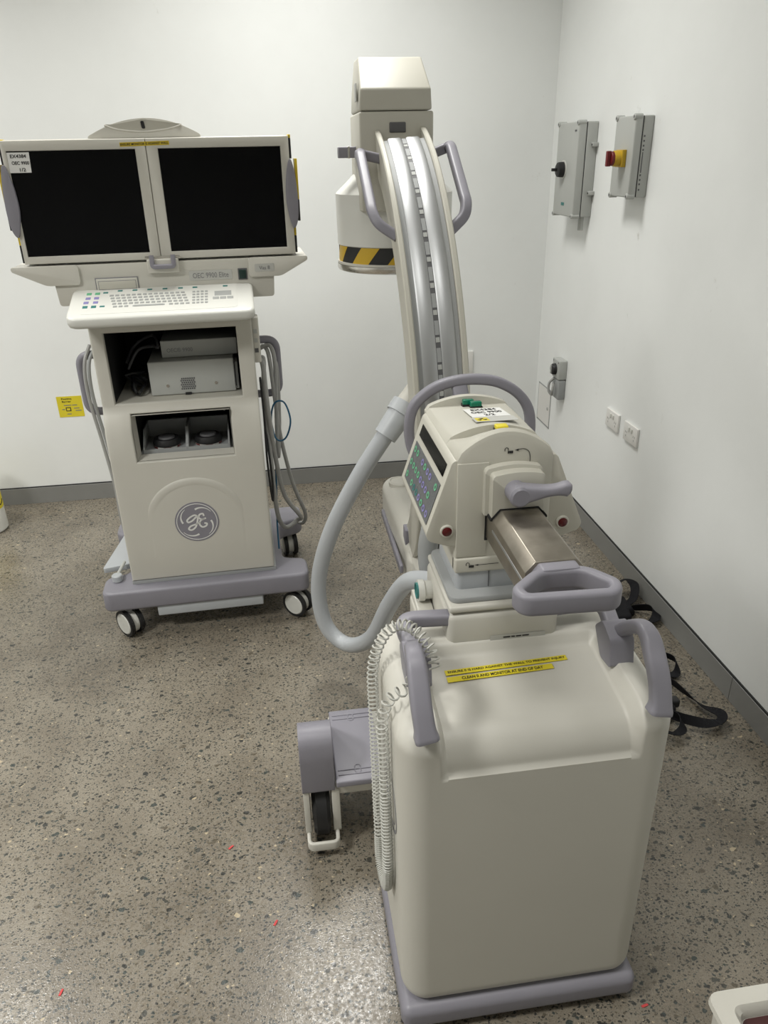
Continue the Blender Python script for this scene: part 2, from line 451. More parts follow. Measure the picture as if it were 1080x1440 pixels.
# ------------------------------------------------------------------ the room
XR, YB, XL, YF = 1.32, 3.728, -3.4, -2.2
def struct(b, name, m): return tag(b.build(name, m, smooth=False), kind='structure')
struct(MB().box(XL-0.1, XR+0.1, YF-0.1, YB+0.1, -0.1, 0), 'floor', 'floor')
struct(MB().box(XL-0.1, XR+0.1, YF-0.1, YB+0.1, CEIL, CEIL+0.1), 'ceiling', 'ceiling')
struct(MB().box(XL-0.1, XR+0.1, YB, YB+0.1, 0, CEIL), 'wall_back', 'wall')
struct(MB().box(XR, XR+0.1, YF-0.1, YB, 0, CEIL), 'wall_right', 'wall')
struct(MB().box(XL-0.1, XL, YF-0.1, YB, 0, CEIL), 'wall_left', 'wall')
struct(MB().box(XL, XR, YF-0.1, YF, 0, CEIL), 'wall_front', 'wall')
bb = struct(MB().box(XL, XR-0.0085, YB-0.008, YB-0.0005, 0.0, 0.0855, 0.0008, 1), 'baseboard_back', 'skirt')
MB().box(XL, XR-0.004, YB-0.006, YB-0.0004, 0.0857, 0.0905).build('shadow_gap_strip', 'black', bb, smooth=False)  # black strip standing in for the shadowed recess above the skirting
br = bpy.data.objects.new('baseboard_right', None); COL.objects.link(br); br.location = (XR, 0, 0); FR[br.name] = V((XR, 0, 0)); br['kind'] = 'structure'
for y0, y1 in ((YF, 1.7245), (1.7265, YB-0.0085)):
    MB().box(XR-0.008, XR-0.0005, y0, y1, 0.0, 0.0855, 0.0008, 1).build('skirting_length', 'skirt', br, smooth=False)
MB().box(XR-0.006, XR-0.0004, YF, YB-0.004, 0.0857, 0.0905).build('shadow_gap_strip', 'black', br, smooth=False)  # same black strip in place of the recess shadow on this side

# ------------------------------------------------------------------ the mobile C-arm
CA = thing('mobile_c_arm', (0.367, 1.1, 0), 'white and purple-grey mobile C-arm x-ray machine in the right foreground', 'x-ray machine')
def ss(a, b, x):
    t = min(max((x-a)/(b-a), 0), 1); return t*t*(3-2*t)
def cabinet():
    x0, x1, y0, y1, z0, z1, r = 0.134, 0.612, 0.9, 1.24, 0.055, 0.765, 0.050
    # rear-to-front profile of the side rails against that of the sunken tray
    def tray_yz(y, z):
        if z <= 0.656: return y, z
        if y < y0+r and z < z1-r+1e-6 and abs(y-y0) < 1e-4:        # upper part of the rear face
            t = (z-0.656)/(z1-r-0.656)
            if t < 0.07: return y0+0.008*t/0.07, 0.656+0.004*t/0.07
            a = (t-0.07)/0.93*PI/4
        elif y < y0+r:
            a = PI/4+math.atan2(z-(z1-r), (y0+r)-y)/2
        else:
            if y < 1.105: return y+0.013*(1-ss(0.95, 1.1, y)), 0.722+0.018*(y-0.95)/0.155
            return y, 0.740+(z-0.740)*ss(1.105, 1.125, y)
        return y0+0.008+0.055*(1-math.cos(a)), 0.660+0.062*math.sin(a)
    def fn(p):
        x, y, z = p
        ix = min(max((x-0.203)/0.011, 0), 1)*(1-min(max((x-0.531)/0.017, 0), 1))
        if ix > 0 and z > 0.6 and y < 1.13:
            ty, tz_ = tray_yz(y, z)
            y, z = y+(ty-y)*ix, z+(tz_-z)*ix
        if z > 0.6 and ix < 1:
            z -= (1-ix)*0.016*ss(0.62, 0.765, z)*(1-ss(0.9, 1.15, y))
        x += (0.372-x)*0.02*(1-(z-z0)/(z1-z0))*(1 if x < 0.37 else 0.2)
        return (x, y, z)
    return MB().rgrid(x0, x1, y0, y1, z0, z1, r, (150, 40, 110), 8, fn).build('cabinet_body', 'white', CA, 50)
cab = cabinet()
sk = MB()
sk.rgrid(0.132, 0.615, 0.888, 1.27, 0.012, 0.072, 0.02, (4, 4, 1), 4).build('base_skirt', 'purple', CA)
MB().box(0.27, 0.48, 1.2, 2.05, 0.05, 0.17, 0.02).build('chassis_beam', 'white', CA)
# emblem on the left flank of the cabinet
em = MB()
for r0, r1 in ((0.060, 0.066), (0.048, 0.0505)):
    em.disc((0.1362, 1.015, 0.515), r0, r1, -0.0012, 0.001, 'x', 40)
em.build('side_emblem', 'greyink', CA)
# yellow warning tapes on the tray
tz = lambda y: 0.722+0.018*(y-0.95)/0.155
def tape(xa, xb, ya, yb, msg, txa, txb):
    xd = V((xb-xa, yb-ya, 0)).normalized(); s = (tz(1.03)-tz(0.98))/0.05
    ymid = (ya+yb)/2
    s = (tz(ymid+0.02)-tz(ymid-0.02))/0.04
    yd = V((-xd.y, xd.x, s)).normalized()
    c = V(((xa+xb)/2, ymid, tz(ymid)+0.0015))
    xd = (xd-yd*xd.dot(yd)).normalized()
    p = plate(c, xd, yd, xb-xa, 0.0125, 0.0006).build('warning_tape', 'tape', CA, smooth=False)
    text(msg, c+xd*((txa+txb)/2-(xa+xb)/2)+xd.cross(yd)*0.0007, xd, yd, txb-txa, 0.0068, 'ink', p, bold=0.02)
tape(0.245, 0.475, 1.068, 1.078, 'ENSURE II IS HARD AGAINST THE WALL TO PREVENT INJURY', 0.25, 0.472)
tape(0.245, 0.443, 1.051, 1.060, 'CLEAN II AND MONITOR AT END OF DAY', 0.272, 0.424)

# pedestal and column behind the tray
MB().box(0.262, 0.472, 1.122, 1.335, 0.742, 0.822, 0.012).build('pedestal_cover', 'white', CA)
MB().box(0.264, 0.470, 1.124, 1.333, 0.824, 0.838, 0.005).build('pedestal_lid', 'white', CA)
pl = plate((0.394, 1.1212, 0.765), (1, 0, 0), (0, 0, 1), 0.105, 0.011).build('rating_label', 'clearlabel', CA, smooth=False)
dashes = MB()
for xa_, xb_ in ((0.3660, 0.3795), (0.3815, 0.3885), (0.3905, 0.4005), (0.4025, 0.4155)):
    dashes.add(*ribbon2d([(xa_, 0.766), (xb_, 0.766)], 0.0028, (0, 1.1205, 0), (1, 0, 0), (0, 0, 1)))
dashes.build('small_print', 'ink', pl, smooth=False)
MB().prism(r2([(0.268, 1.135), (0.466, 1.135), (0.466, 1.33), (0.268, 1.33)], 0.02), 'z', 0.838, 0.850, 0.003).build('column_seat', 'midgrey', CA)
MB().prism(r2([(0.285, 1.165), (0.450, 1.165), (0.450, 1.325), (0.285, 1.325)], 0.012), 'z', 0.849, 0.892, 0.002).build('lift_column', 'hosegrey', CA)
MB().box(0.345, 0.3465, 1.1635, 1.17, 0.853, 0.89).build('column_seam', 'darkgrey', CA)

# horizontal arm housing
Y0, Y1 = 1.165, 1.47
def housing():
    b = MB(); rings = []
    xl, xr, zb, ze = 0.281, 0.455, 0.888, 1.113
    secs = [(Y0, 0.034, 0.008), (Y0+0.003, 0.040, 0.002), (Y0+0.010, 0.043, 0.0), (1.185, 0.040, 0), (1.215, 0.026, 0), (1.252, 0.003, 0), (1.253, 0.023, 0), (1.27, 0.0215, 0), (1.34, 0.013, 0), (1.444, 0.002, 0), (1.445, 0.020, 0), (1.46, 0.020, 0), (Y1, 0.016, 0.006)]
    for y, pk, ins in secs:
        ring = [(xl+ins, y, zb+ins*0.4), (xl+ins, y, ze-0.014)]
        n = 24
        for i in range(n+1):
            t = i/n; x = xl+ins+(xr-xl-2*ins)*t
            edge = min(t, 1-t); e = -0.008*max(0, 1-edge/0.06)**2
            ring.append((x, y, ze-ins*0.4+e+pk*(1-(2*t-1)**2)))
        ring += [(xr-ins, y, ze-0.014), (xr-ins, y, zb+ins*0.4)]
        rings.append([V(p) for p in ring])
    return b.loft(rings).build('arm_housing', 'cream', CA, 32)
hs = housing()
# lower front band of the housing with its lock pictogram
MB().box(0.281, 0.455, Y0-0.004, Y0+0.02, 0.886, 0.916, 0.004).build('lower_band', 'cream', CA)
MB().box(0.2825, 0.338, Y0-0.0015, Y0+0.02, 0.9185, 1.100, 0.0012).build('access_cover', 'cream', CA)
# flared control pods on both flanks
def pod(sg):
    c = 0.368
    sec = [(c+sg*0.084, 1.106), (c+sg*0.094, 1.102), (c+sg*(0.140 if sg < 0 else 0.150), 0.966), (c+sg*(0.134 if sg < 0 else 0.144), 0.953), (c+sg*0.084, 0.935)]
    b = MB().prism(r2(sec, 0.006, 3), 'y', Y0+0.004, Y1-0.03, 0.004)
    return b.build('control_pod', 'cream', CA)
podL = pod(-1); podR = pod(1)
for x in (0.266, 0.480):
    l = MB().disc((x, Y0+0.004, 0.972), 0, 0.0125, -0.004, 0.002, 'y', 24, 0.0015).build('bezel', 'cream', CA)
    MB().lathe([(0, -0.0065), (0.006, -0.006), (0.0098, -0.0035), (0.0098, 0)], (x, Y0+0.004, 0.972), 'y', 24).build('red_lens', 'red', l)
# slanted membrane keypad and display on the left pod
pu = V((-0.046, 0, -0.136)).normalized(); pn = V((-0.136, 0, 0.046)).normalized()
po = V((0.2738, 0, 1.1025))
def podpt(y, d, off=0.0): return po+pu*d+pn*off+V((0, y, 0))
disp = MB().loft([[podpt(1.19, 0.012, 0.0002), podpt(1.41, 0.012, 0.0002), podpt(1.41, 0.036, 0.0002), podpt(1.19, 0.036, 0.0002)],
                  [podpt(1.19, 0.012, 0.0012), podpt(1.41, 0.012, 0.0012), podpt(1.41, 0.036, 0.0012), podpt(1.19, 0.036, 0.0012)]]).build('display', 'screen', podL, smooth=False)
kp = MB().loft([[podpt(1.185, 0.050, 0.0002), podpt(1.415, 0.050, 0.0002), podpt(1.415, 0.130, 0.0002), podpt(1.185, 0.130, 0.0002)],
                [podpt(1.185, 0.050, 0.0012), podpt(1.415, 0.050, 0.0012), podpt(1.415, 0.130, 0.0012), podpt(1.185, 0.130, 0.0012)]]).build('keypad', 'panel', podL, smooth=False)
def keyring(y, d, r, m, name):
    b = MB(); A = []; n = 12
    o, ii = [], []
    for k in range(n):
        a = 2*PI*k/n
        o.append(podpt(y+r*math.cos(a), d+r*0.8*math.sin(a), 0.0018)); ii.append(podpt(y+r*0.45*math.cos(a), d+r*0.36*math.sin(a), 0.0018))
    b.loft([o, ii], cap=False); return b.build(name, m, podL)
random.seed(3)
for i in range(9):
    for j in range(3):
        y = 1.400-i*0.0245; d = 0.063+j*0.027
        if random.random() < 0.15: continue
        keyring(y, d, 0.0085, 'greenkey' if (i < 3 or (i+j) % 4 == 0) else ('teal' if j == 2 and i < 5 else 'violet'), 'key')
# warning lamps and labels on the roof
def roofz(x, y, pk): t = (x-0.283)/0.17; return 1.098+pk*(1-(2*t-1)**2)
for dx, dy in ((0.0, 0.0), (0.012, -0.016)):
    g = MB().box(0.353+dx, 0.378+dx, 1.425+dy, 1.440+dy, 1.105, 1.121).build('lamp_base', 'black', CA)
    MB().box(0.354+dx, 0.377+dx, 1.426+dy, 1.439+dy, 1.117, 1.130, 0.0025).build('green_lens', 'green', g)
yl = MB().box(0.366, 0.390, 1.226, 1.246, 1.115, 1.134).build('lamp_base', 'black', CA)
MB().box(0.367, 0.389, 1.227, 1.245, 1.131, 1.141, 0.002).build('yellow_lens', 'tape', yl)
def s2z(y): return 1.113+0.0215-(y-1.27)*0.0195/0.174
sy = (0, 1, -0.112); sz = V((0, 0.112, 1)).normalized()
lb = plate((0.382, 1.352, s2z(1.352)+0.0012), (1, 0, 0), sy, 0.074, 0.078).build('asset_label', 'paper', CA, smooth=False)
for k, tx in enumerate(('EX4384', 'OEC 9900', '2/2')):
    y_ = 1.377-0.024*k
    text(tx, (0.382, y_, s2z(y_)+0.0020), (1, 0, 0), sy, (0.050, 0.060, 0.020)[k], 0.0155, 'ink', lb, bold=0.02)
wl = plate((0.382, 1.293, s2z(1.293)+0.0010), (1, 0, 0), sy, 0.080, 0.038).build('caution_label', 'clearlabel', CA, smooth=False)
wo = V((0.382, 1.293, s2z(1.293)+0.0012))
decal([[(-0.036, -0.014), (-0.012, -0.014), (-0.012, 0.014), (-0.036, 0.014)]], wo, (1, 0, 0), sy).build('caution_square', 'tape', wl, smooth=False)
tri = []
for k in range(3):
    a0 = R(90+120*k)
    tri.append([(-0.024+rr_*math.cos(a0+da), rr_*math.sin(a0+da)) for rr_, da in ((0.002, -0.5), (0.010, -0.5), (0.010, 0.5), (0.002, 0.5))])
decal(tri, wo, (1, 0, 0), sy, 0.0009).build('trefoil', 'ink', wl, smooth=False)
dl = MB()
for k in range(5): dl.add(*ribbon2d([(-0.006, 0.012-k*0.006), (0.036 if k < 4 else 0.02, 0.012-k*0.006)], 0.002, wo, (1, 0, 0), sy))
dl.build('small_print', 'greyink', wl, smooth=False)
# sleeve where the bar leaves the housing
def sleeve(x0, x1, z0, z1, y0, y1, r, rise):
    P = [(x0, z0), (x0, z1-r)]
    for i in range(7): a = R(180-90*i/6); P.append((x0+r+r*math.cos(a), z1-r+r*math.sin(a)))
    n = 8
    for i in range(1, n): t = i/n; P.append((x0+r+(x1-x0-2*r)*t, z1+rise*(1-(2*t-1)**2)))
    for i in range(7): a = R(90-90*i/6); P.append((x1-r+r*math.cos(a), z1-r+r*math.sin(a)))
    P += [(x1, z0)]
    return MB().prism(P, 'y', y0, y1, 0.003)
sleeve(0.328, 0.430, 1.005, 1.094, 1.150, 1.18, 0.010, 0.005).build('sleeve_flange', 'cream', CA)
sleeve(0.336, 0.428, 1.005, 1.088, 1.130, 1.17, 0.008, 0.004).build('arm_sleeve', 'cream', CA)
so = MB().prism([(0.334, 0.950), (0.334, 1.004), (0.4355, 1.004), (0.4355, 0.950)], 'y', 1.1632, 1.19)
so.prism([(0.334, 1.004), (0.334, 1.0075), (0.350, 1.0258), (0.419, 1.0258), (0.4355, 1.0075), (0.4355, 1.004)], 'y', 1.1288, 1.19)
so.build('sleeve_opening', 'matte', CA)
# hexagonal steel bar
bar = MB().prism([(0.337, 0.955), (0.337, 1.006), (0.352, 1.0235), (0.417, 1.0235), (0.432, 1.006), (0.432, 0.955)], 'y', 0.945, 1.75, 0.0015, 2).build('sliding_bar', 'steel', CA)
MB().box(0.3362, 0.3372, 0.947, 1.125, 0.985, 0.990).build('bar_groove', 'alu', bar)
# trapezoid end handle
def end_handle():
    ring = fillet([(0.353, 0.930, 1.003), (0.422, 0.927, 1.003), (0.453, 0.882, 1.003), (0.442, 0.862, 1.003), (0.312, 0.867, 1.003), (0.306, 0.886, 1.003)], 0.020, 6, True)
    ring = [p+V((0, -0.007*(1-((p.x-0.38)/0.08)**2) if p.y < 0.875 else 0, 0)) for p in ring]
    b = MB().sweep(ring, rrect(0.018, 0.034, 0.007, 4), (0, 0, 1), True)
    b.prism([(0.347, 0.965), (0.347, 1.008), (0.357, 1.0215), (0.414, 1.0215), (0.424, 1.008), (0.424, 0.965)], 'y', 0.922, 0.947, 0.003)
    return b.build('end_handle', 'purple', CA)
end_handle()
# lock lever
lv = MB()
lp = [V((0.370, 1.112, 1.061)), V((0.390, 1.108, 1.063)), V((0.415, 1.104, 1.066)), V((0.438, 1.100, 1.069)), V((0.452, 1.099, 1.070)), V((0.458, 1.099, 1.0685))]
def lsec(t): return rrect(0.028-0.004*ss(0.2, 0.6, t), 0.034-0.017*ss(0.05, 0.5, t)+0.007*ss(0.55, 0.85, t)-0.010*ss(0.88, 1, t), 0.006, 3)
lv.sweep(smooth(lp, 5), lsec)
lv.disc((0.375, 1.118, 1.060), 0, 0.0185, -0.024, 0.02, 'y', 24, 0.004)
lv.build('lock_lever', 'purple', CA)
# pictograms
pc = MB()
pf = Y0+0.0095
def icon(x, z, y):
    b = MB(); b.add(*[l for l in ribbon2d([(-0.0075, 0.0), (-0.0078, 0.004), (-0.005, 0.0065), (-0.002, 0.005), (-0.0015, 0.001)], 0.0014, (x, y, z), (1, 0, 0), (0, 0, 1))])
    for q in range(3): b.add([V((x-0.0025+0.0032*q, y-0.0004, z-0.0045)), V((x+0.0006+0.0032*q, y-0.0004, z-0.0045)), V((x+0.0006+0.0032*q, y-0.0004, z+0.0005)), V((x-0.0025+0.0032*q, y-0.0004, z+0.0005))], [[0, 1, 2, 3]])
    return b
i1 = icon(0.372, 1.118, Y0-0.0005); i1.build('lock_pictogram', 'ink', CA, smooth=False)
ar = [(0.386, 1.119)]
ab = MB(); cv = smooth([(0.386, 1.1195, 0), (0.398, 1.1205, 0), (0.407, 1.115, 0), (0.410, 1.104, 0), (0.4095, 1.092, 0)], 6)
ab.add(*ribbon2d([(p.x, p.y) for p in cv], 0.0012, (0, Y0-0.0005, 0), (1, 0, 0), (0, 0, 1)))
ab.add([V((0.381, Y0-0.0009, 1.119)), V((0.3885, Y0-0.0009, 1.1172)), V((0.3885, Y0-0.0009, 1.1212))], [[0, 1, 2]])
ab.add([V((0.4094, Y0-0.0009, 1.086)), V((0.4118, Y0-0.0009, 1.093)), V((0.4075, Y0-0.0009, 1.0928))], [[0, 1, 2]])
ab.build('swing_arrow', 'ink', CA, smooth=False)
icon(0.309, 0.902, Y0-0.0047).build('lock_pictogram', 'ink', CA, smooth=False)
ab = MB(); ab.add(*ribbon2d([(0.320, 0.902), (0.362, 0.9025)], 0.0012, (0, Y0-0.0047, 0), (1, 0, 0), (0, 0, 1)))
ab.add([V((0.3165, Y0-0.0051, 0.902)), V((0.324, Y0-0.0051, 0.9002)), V((0.324, Y0-0.0051, 0.9038))], [[0, 1, 2]])
ab.build('slide_arrow', 'ink', CA, smooth=False)

# push handles with brake grips
def push_handle(sg):
    c = 0.372
    def q(dx, y, z): return V((c+sg*dx, y, z))
    b = MB().sweep(fillet([q(0.092, 1.142, 0.806), q(0.196, 1.150, 0.806), q(0.182, 1.055, 0.790)], 0.034, 8), rrect(0.028, 0.026, 0.007, 4))
    h = b.build('push_handle', 'purple', CA)
    P = r2([(1.020, 0.748), (1.062, 0.744), (1.098, 0.790), (1.070, 0.818), (1.030, 0.800)], 0.008, 4)
    MB().prism(P, 'x', *sorted((c+sg*0.160, c+sg*0.205)), 0.006, 3).build('grip_block', 'purple', h)
    g = smooth([q(0.186, 1.062, 0.790), q(0.193, 1.035, 0.822), q(0.197, 1.000, 0.846), q(0.198, 0.972, 0.846), q(0.198, 0.948, 0.826), q(0.198, 0.922, 0.795), q(0.196, 0.906, 0.768), q(0.194, 0.901, 0.752), q(0.193, 0.900, 0.746)], 6)
    MB().sweep(g, lambda t: [(a_*(1-0.45*ss(0.955, 1, t)), b_*(1-0.45*ss(0.955, 1, t))) for a_, b_ in rrect(0.025+0.006*ss(0.72, 0.9, t), 0.026+0.008*ss(0.2, 0.5, t)+0.006*ss(0.75, 0.92, t), 0.008, 4)], (1, 0, 0)).build('brake_grip', 'purple', h)
push_handle(-1); push_handle(1)

# left outrigger: fender, wheel, pedal
fe = MB()
prof = [(1.362, 0.185), (1.358, 0.30), (1.364, 0.335), (1.382, 0.355), (1.41, 0.36), (1.44, 0.345), (1.56, 0.22), (1.585, 0.185)]
fe.prism(r2(prof, 0.012, 3), 'x', -0.034, 0.046, 0.016, 4).build('wheel_fender', 'purple', CA)
MB().prism(r2([(1.366, 0.19), (1.58, 0.19), (1.58, 0.10), (1.45, 0.05), (1.40, 0.03), (1.366, 0.05)], 0.01, 3), 'x', -0.033, -0.018, 0.003).build('wheel_cheek', 'white', CA)
MB().prism(r2([(1.366, 0.19), (1.58, 0.19), (1.58, 0.10), (1.45, 0.05), (1.40, 0.03), (1.366, 0.05)], 0.01, 3), 'x', 0.036, 0.056, 0.003).build('wheel_cheek', 'white', CA)
wh = MB().disc((0.009, 1.445, 0.095), 0, 0.093, -0.021, 0.021, 'x', 40, 0.008).build('tyre', 'black', CA)
MB().disc((0.009, 1.445, 0.095), 0, 0.06, -0.0235, 0.0235, 'x', 30, 0.003).build('wheel_hub', 'boxgrey', wh)
MB().sweep(fillet([(-0.026, 1.42, 0.045), (-0.026, 1.335, 0.040), (0.045, 1.335, 0.040), (0.045, 1.42, 0.045)], 0.014, 6), rrect(0.010, 0.026, 0.004, 3)).build('cable_guard', 'white', CA)
MB().box(0.046, 0.20, 1.37, 1.62, 0.165, 0.205, 0.008).build('outrigger_bar', 'white', CA)
pd = MB().box(0.049, 0.165, 1.352, 1.612, 0.206, 0.224, 0.004).build('foot_pedal', 'purple', CA)
for y in (1.375, 1.390, 1.575, 1.590):
    MB().box(0.056, 0.160, y-0.002, y+0.002, 0.2235, 0.2262, 0.0008, 1).build('tread_rib', 'purple', pd)
for y in (1.39, 1.578):
    lo = MB(); lo.tube(fillet([(0.098, y-0.012, 0.2243), (0.112, y-0.012, 0.2243), (0.112, y+0.014, 0.2243), (0.098, y+0.014, 0.2243)], 0.006, 4, True), 0.0016, 6, True)
    lo.build('lock_mark', 'purple', pd)
# mirrored wheel on the far flank
MB().prism(r2([(a, b) for a, b in prof], 0.012, 3), 'x', 0.688, 0.768, 0.010, 3).build('wheel_fender', 'purple', CA)
MB().disc((0.728, 1.445, 0.095), 0, 0.093, -0.021, 0.021, 'x', 40, 0.008).build('tyre', 'black', CA)
MB().box(0.53, 0.69, 1.37, 1.62, 0.165, 0.205, 0.008).build('outrigger_bar', 'white', CA)
for x in (0.27, 0.47):
    MB().disc((x, 1.98, 0.05), 0, 0.05, -0.018, 0.018, 'x', 28, 0.005).build('front_wheel', 'black', CA)
# white connector shelf between cabinet and pedestal
MB().box(0.225, 0.264, 1.20, 1.33, 0.70, 0.752, 0.010).build('connector_shelf', 'white', CA)
pg = MB().lathe([(0, 0), (0.022, 0), (0.022, 0.012), (0.019, 0.014), (0.019, 0.032), (0.016, 0.036), (0, 0.036)], (0.234, 1.28, 0.785), 'x', 20)
pg = pg.build('round_connector', 'bright', CA)
MB().disc((0.232, 1.28, 0.785), 0.014, 0.0165, -0.002, 0.004, 'x', 20).build('connector_ring', 'teal', pg)
MB().prism(r2([(1.22, 0.735), (1.325, 0.735), (1.32, 0.768), (1.25, 0.760)], 0.01, 3), 'x', 0.228, 0.260, 0.004).build('connector_ramp', 'white', CA)

# cross arm and carrier ring of the C
MB().box(0.325, 0.445, 1.44, 1.72, 0.90, 1.0, 0.02).build('cross_arm', 'white', CA)
MB().box(0.345, 0.475, 1.64, 1.80, 0.84, 0.985, 0.03).build('c_carrier', 'white', CA)
# big steering loop
lo = MB().sweep(smooth([(0.300, 1.535, 0.958), (0.280, 1.535, 0.968), (0.266, 1.54, 1.00), (0.263, 1.54, 1.05), (0.276, 1.54, 1.092), (0.315, 1.54, 1.124), (0.36, 1.54, 1.138), (0.41, 1.54, 1.140), (0.46, 1.54, 1.130), (0.505, 1.54, 1.102), (0.532, 1.54, 1.06), (0.536, 1.54, 1.0), (0.52, 1.535, 0.965), (0.49, 1.535, 0.958)], 6), rrect(0.022, 0.024, 0.007, 4), (0, 1, 0))
lo.build('steering_loop', 'purple', CA)
MB().sweep([(0.372, 1.54, 1.13), (0.375, 1.52, 1.10), (0.375, 1.50, 1.06)], rrect(0.034, 0.018, 0.006, 3), (0, 1, 0)).build('loop_strut', 'purple', CA)

# the C itself: arc in a plane that leans and swings slightly
CC = V((0.417, 2.5, 0.971)); CR = 0.70; psi, lean = R(-1.7), R(-3.1)
cd_ = V((-math.sin(psi), math.cos(psi), 0)); cs = V((math.cos(psi), math.sin(psi), 0))
cup = V((0, 0, 1))*math.cos(lean)+cs*math.sin(lean); cside = cs*math.cos(lean)-V((0, 0, 1))*math.sin(lean)
def cp(a, r, off): a = R(a); return CC-cd_*math.cos(a)*r+cup*math.sin(a)*r+cside*off
def arc(sec, a0, a1, n=90):
    return MB().loft([[cp(a0+(a1-a0)*i/n, r, o) for o, r in sec] for i in range(n+1)])
A0, A1 = -105, 70
HWD = 0.072
arc([(-0.055, 0.60), (0.055, 0.60), (0.055, 0.682), (-0.055, 0.682)], A0, A1).build('c_band', 'cream', CA)
for sg in (-1, 1):
    arc([(sg*(HWD-0.015), 0.585), (sg*HWD, 0.585), (sg*HWD, CR-0.003), (sg*(HWD-0.003), CR), (sg*(HWD-0.012), CR), (sg*(HWD-0.015), CR-0.003)], A0, A1+8).build('rim_rail', 'cream', CA)
    arc([(sg*0.044, 0.680), (sg*0.0565, 0.680), (sg*0.0565, 0.688), (sg*0.044, 0.688)], A0, A1).build('edge_track', 'midgrey', CA)
    arc([(sg*0.0065, 0.681), (sg*0.044, 0.681), (sg*0.044, 0.691), (sg*0.040, 0.6935), (sg*0.0105, 0.6935), (sg*0.0065, 0.691)], A0, A1).build('roller_track', 'alu', CA)
arc([(-0.0065, 0.681), (0.0065, 0.681), (0.0065, 0.6905), (-0.0065, 0.6905)], A0, A1).build('index_strip', 'darkgrey', CA)
for k in range(20):
    a = -40+k*5.55
    arc([(-0.005, 0.690), (0.005, 0.690), (0.005, 0.6912), (-0.005, 0.6912)], a, a+1.0, 3).build('index_mark', 'boxgrey', CA)
    arc([(-0.0052, 0.690), (0.0052, 0.690), (0.0052, 0.6911), (-0.0052, 0.6911)], a+1.5, a+4.4, 4).build('index_mark', 'midgrey', CA)
# positioning handles on both rims
for sg in (-1, 1):
    pts = [cp(68, 0.650, sg*0.066), cp(68.5, 0.665, sg*0.122), cp(66, 0.675, sg*0.124), cp(46, 0.675, sg*0.122), cp(43, 0.672, sg*0.112), cp(40, 0.660, sg*0.066)]
    MB().sweep(fillet(pts, 0.02, 6), rrect(0.026, 0.030, 0.007, 4), tuple(cd_)).build('c_handle', 'purple', CA)

# image intensifier
ii = MB()
def frus(x0, x1, y0, y1, z0, z1, tx, tyf, tyb):
    return [[V((x0, y0, z0)), V((x1, y0, z0)), V((x1, y1, z0)), V((x0, y1, z0))], [V((x0+tx, y0+tyf, z1)), V((x1-tx, y0+tyf, z1)), V((x1-tx, y1-tyb, z1)), V((x0+tx, y1-tyb, z1))]]
def bevbox(rings, bev):
    b = bmesh.new(); vs = [[b.verts.new(p) for p in r] for r in rings]
    b.faces.new(vs[0][::-1]); b.faces.new(vs[-1])
    for i in range(len(vs)-1):
        for j in range(4): b.faces.new((vs[i][j], vs[i][(j+1) % 4], vs[i+1][(j+1) % 4], vs[i+1][j]))
    bmesh.ops.recalc_face_normals(b, faces=b.faces[:])
    bmesh.ops.bevel(b, geom=[e for e in b.edges if e.calc_face_angle(0) > 0.2], offset=bev, segments=3, profile=0.5, affect='EDGES', clamp_overlap=True)
    return MB().bm(b)
YI = 2.32
a, b2 = frus(0.263, 0.466, YI, 2.55, 1.690, 1.743, 0.003, 0.0, 0.0)
c2, d2 = frus(0.266, 0.463, YI, 2.55, 1.743, 1.828, 0.008, 0.105, 0.02)
bevbox([a, b2, d2], 0.006).build('detector_cap', 'cream', CA)
a, b2 = frus(0.261, 0.470, YI-0.002, 2.56, 1.43, 1.688, 0.0, 0.0, 0.0)
bevbox([a, b2], 0.006).build('detector_housing', 'cream', CA)
MB().box(0.345, 0.391, YI-0.006, YI+0.001, 1.635, 1.661, 0.003).build('indicator_window', 'darkgrey', CA)
MB().box(0.2585, 0.262, 2.36, 2.40, 1.715, 1.760, 0.001, 1).build('side_vent', 'boxgrey', CA)
# cylinder of the intensifier, flaring out of the housing
DX, DY = 0.384, 2.51
MB().lathe([(0, 1.327), (0.178, 1.327), (0.180, 1.329), (0.1815, 1.474), (0.176, 1.480), (0.140, 1.512), (0.125, 1.527), (0, 1.527)], (DX, DY, 0), 'z', 64).build('intensifier_drum', 'bright', CA, 30)
MB().lathe([(0, 1.278), (0.177, 1.278), (0.177, 1.327), (0, 1.327)], (DX, DY, 0), 'z', 64).build('hazard_band', 'ink', CA, 30)
for k in range(9):
    b = MB(); n = 6; a0 = 2*PI*k/9+0.25
    rows = [[V((DX+0.1776*math.cos(a0+0.22*j/5+0.349*i/n), DY+0.1776*math.sin(a0+0.22*j/5+0.349*i/n), 1.2785+0.048*j/5)) for i in range(n+1)] for j in range(6)]
    b.loft(rows, cap=False, closed=False); b.build('hazard_stripe', 'amber', CA)
MB().lathe([(0, 1.272), (0.182, 1.272), (0.182, 1.279), (0, 1.279)], (DX, DY, 0), 'z', 64).build('rim_ring', 'white', CA)
MB().lathe([(0, 1.250), (0.171, 1.250), (0.181, 1.253), (0.183, 1.258), (0.183, 1.271), (0, 1.272)], (DX, DY, 0), 'z', 64).build('steel_rim', 'chrome', CA)
cl = MB().box(0.209, 0.263, 2.42, 2.46, 1.573, 1.603, 0.003).build('side_clip', 'purple', CA)
MB().box(0.236, 0.242, 2.417, 2.463, 1.572, 1.604, 0.001).build('clip_pin', 'chrome', cl)
MB().box(0.468, 0.495, 2.42, 2.46, 1.573, 1.598, 0.003).build('side_clip', 'darkgrey', CA)

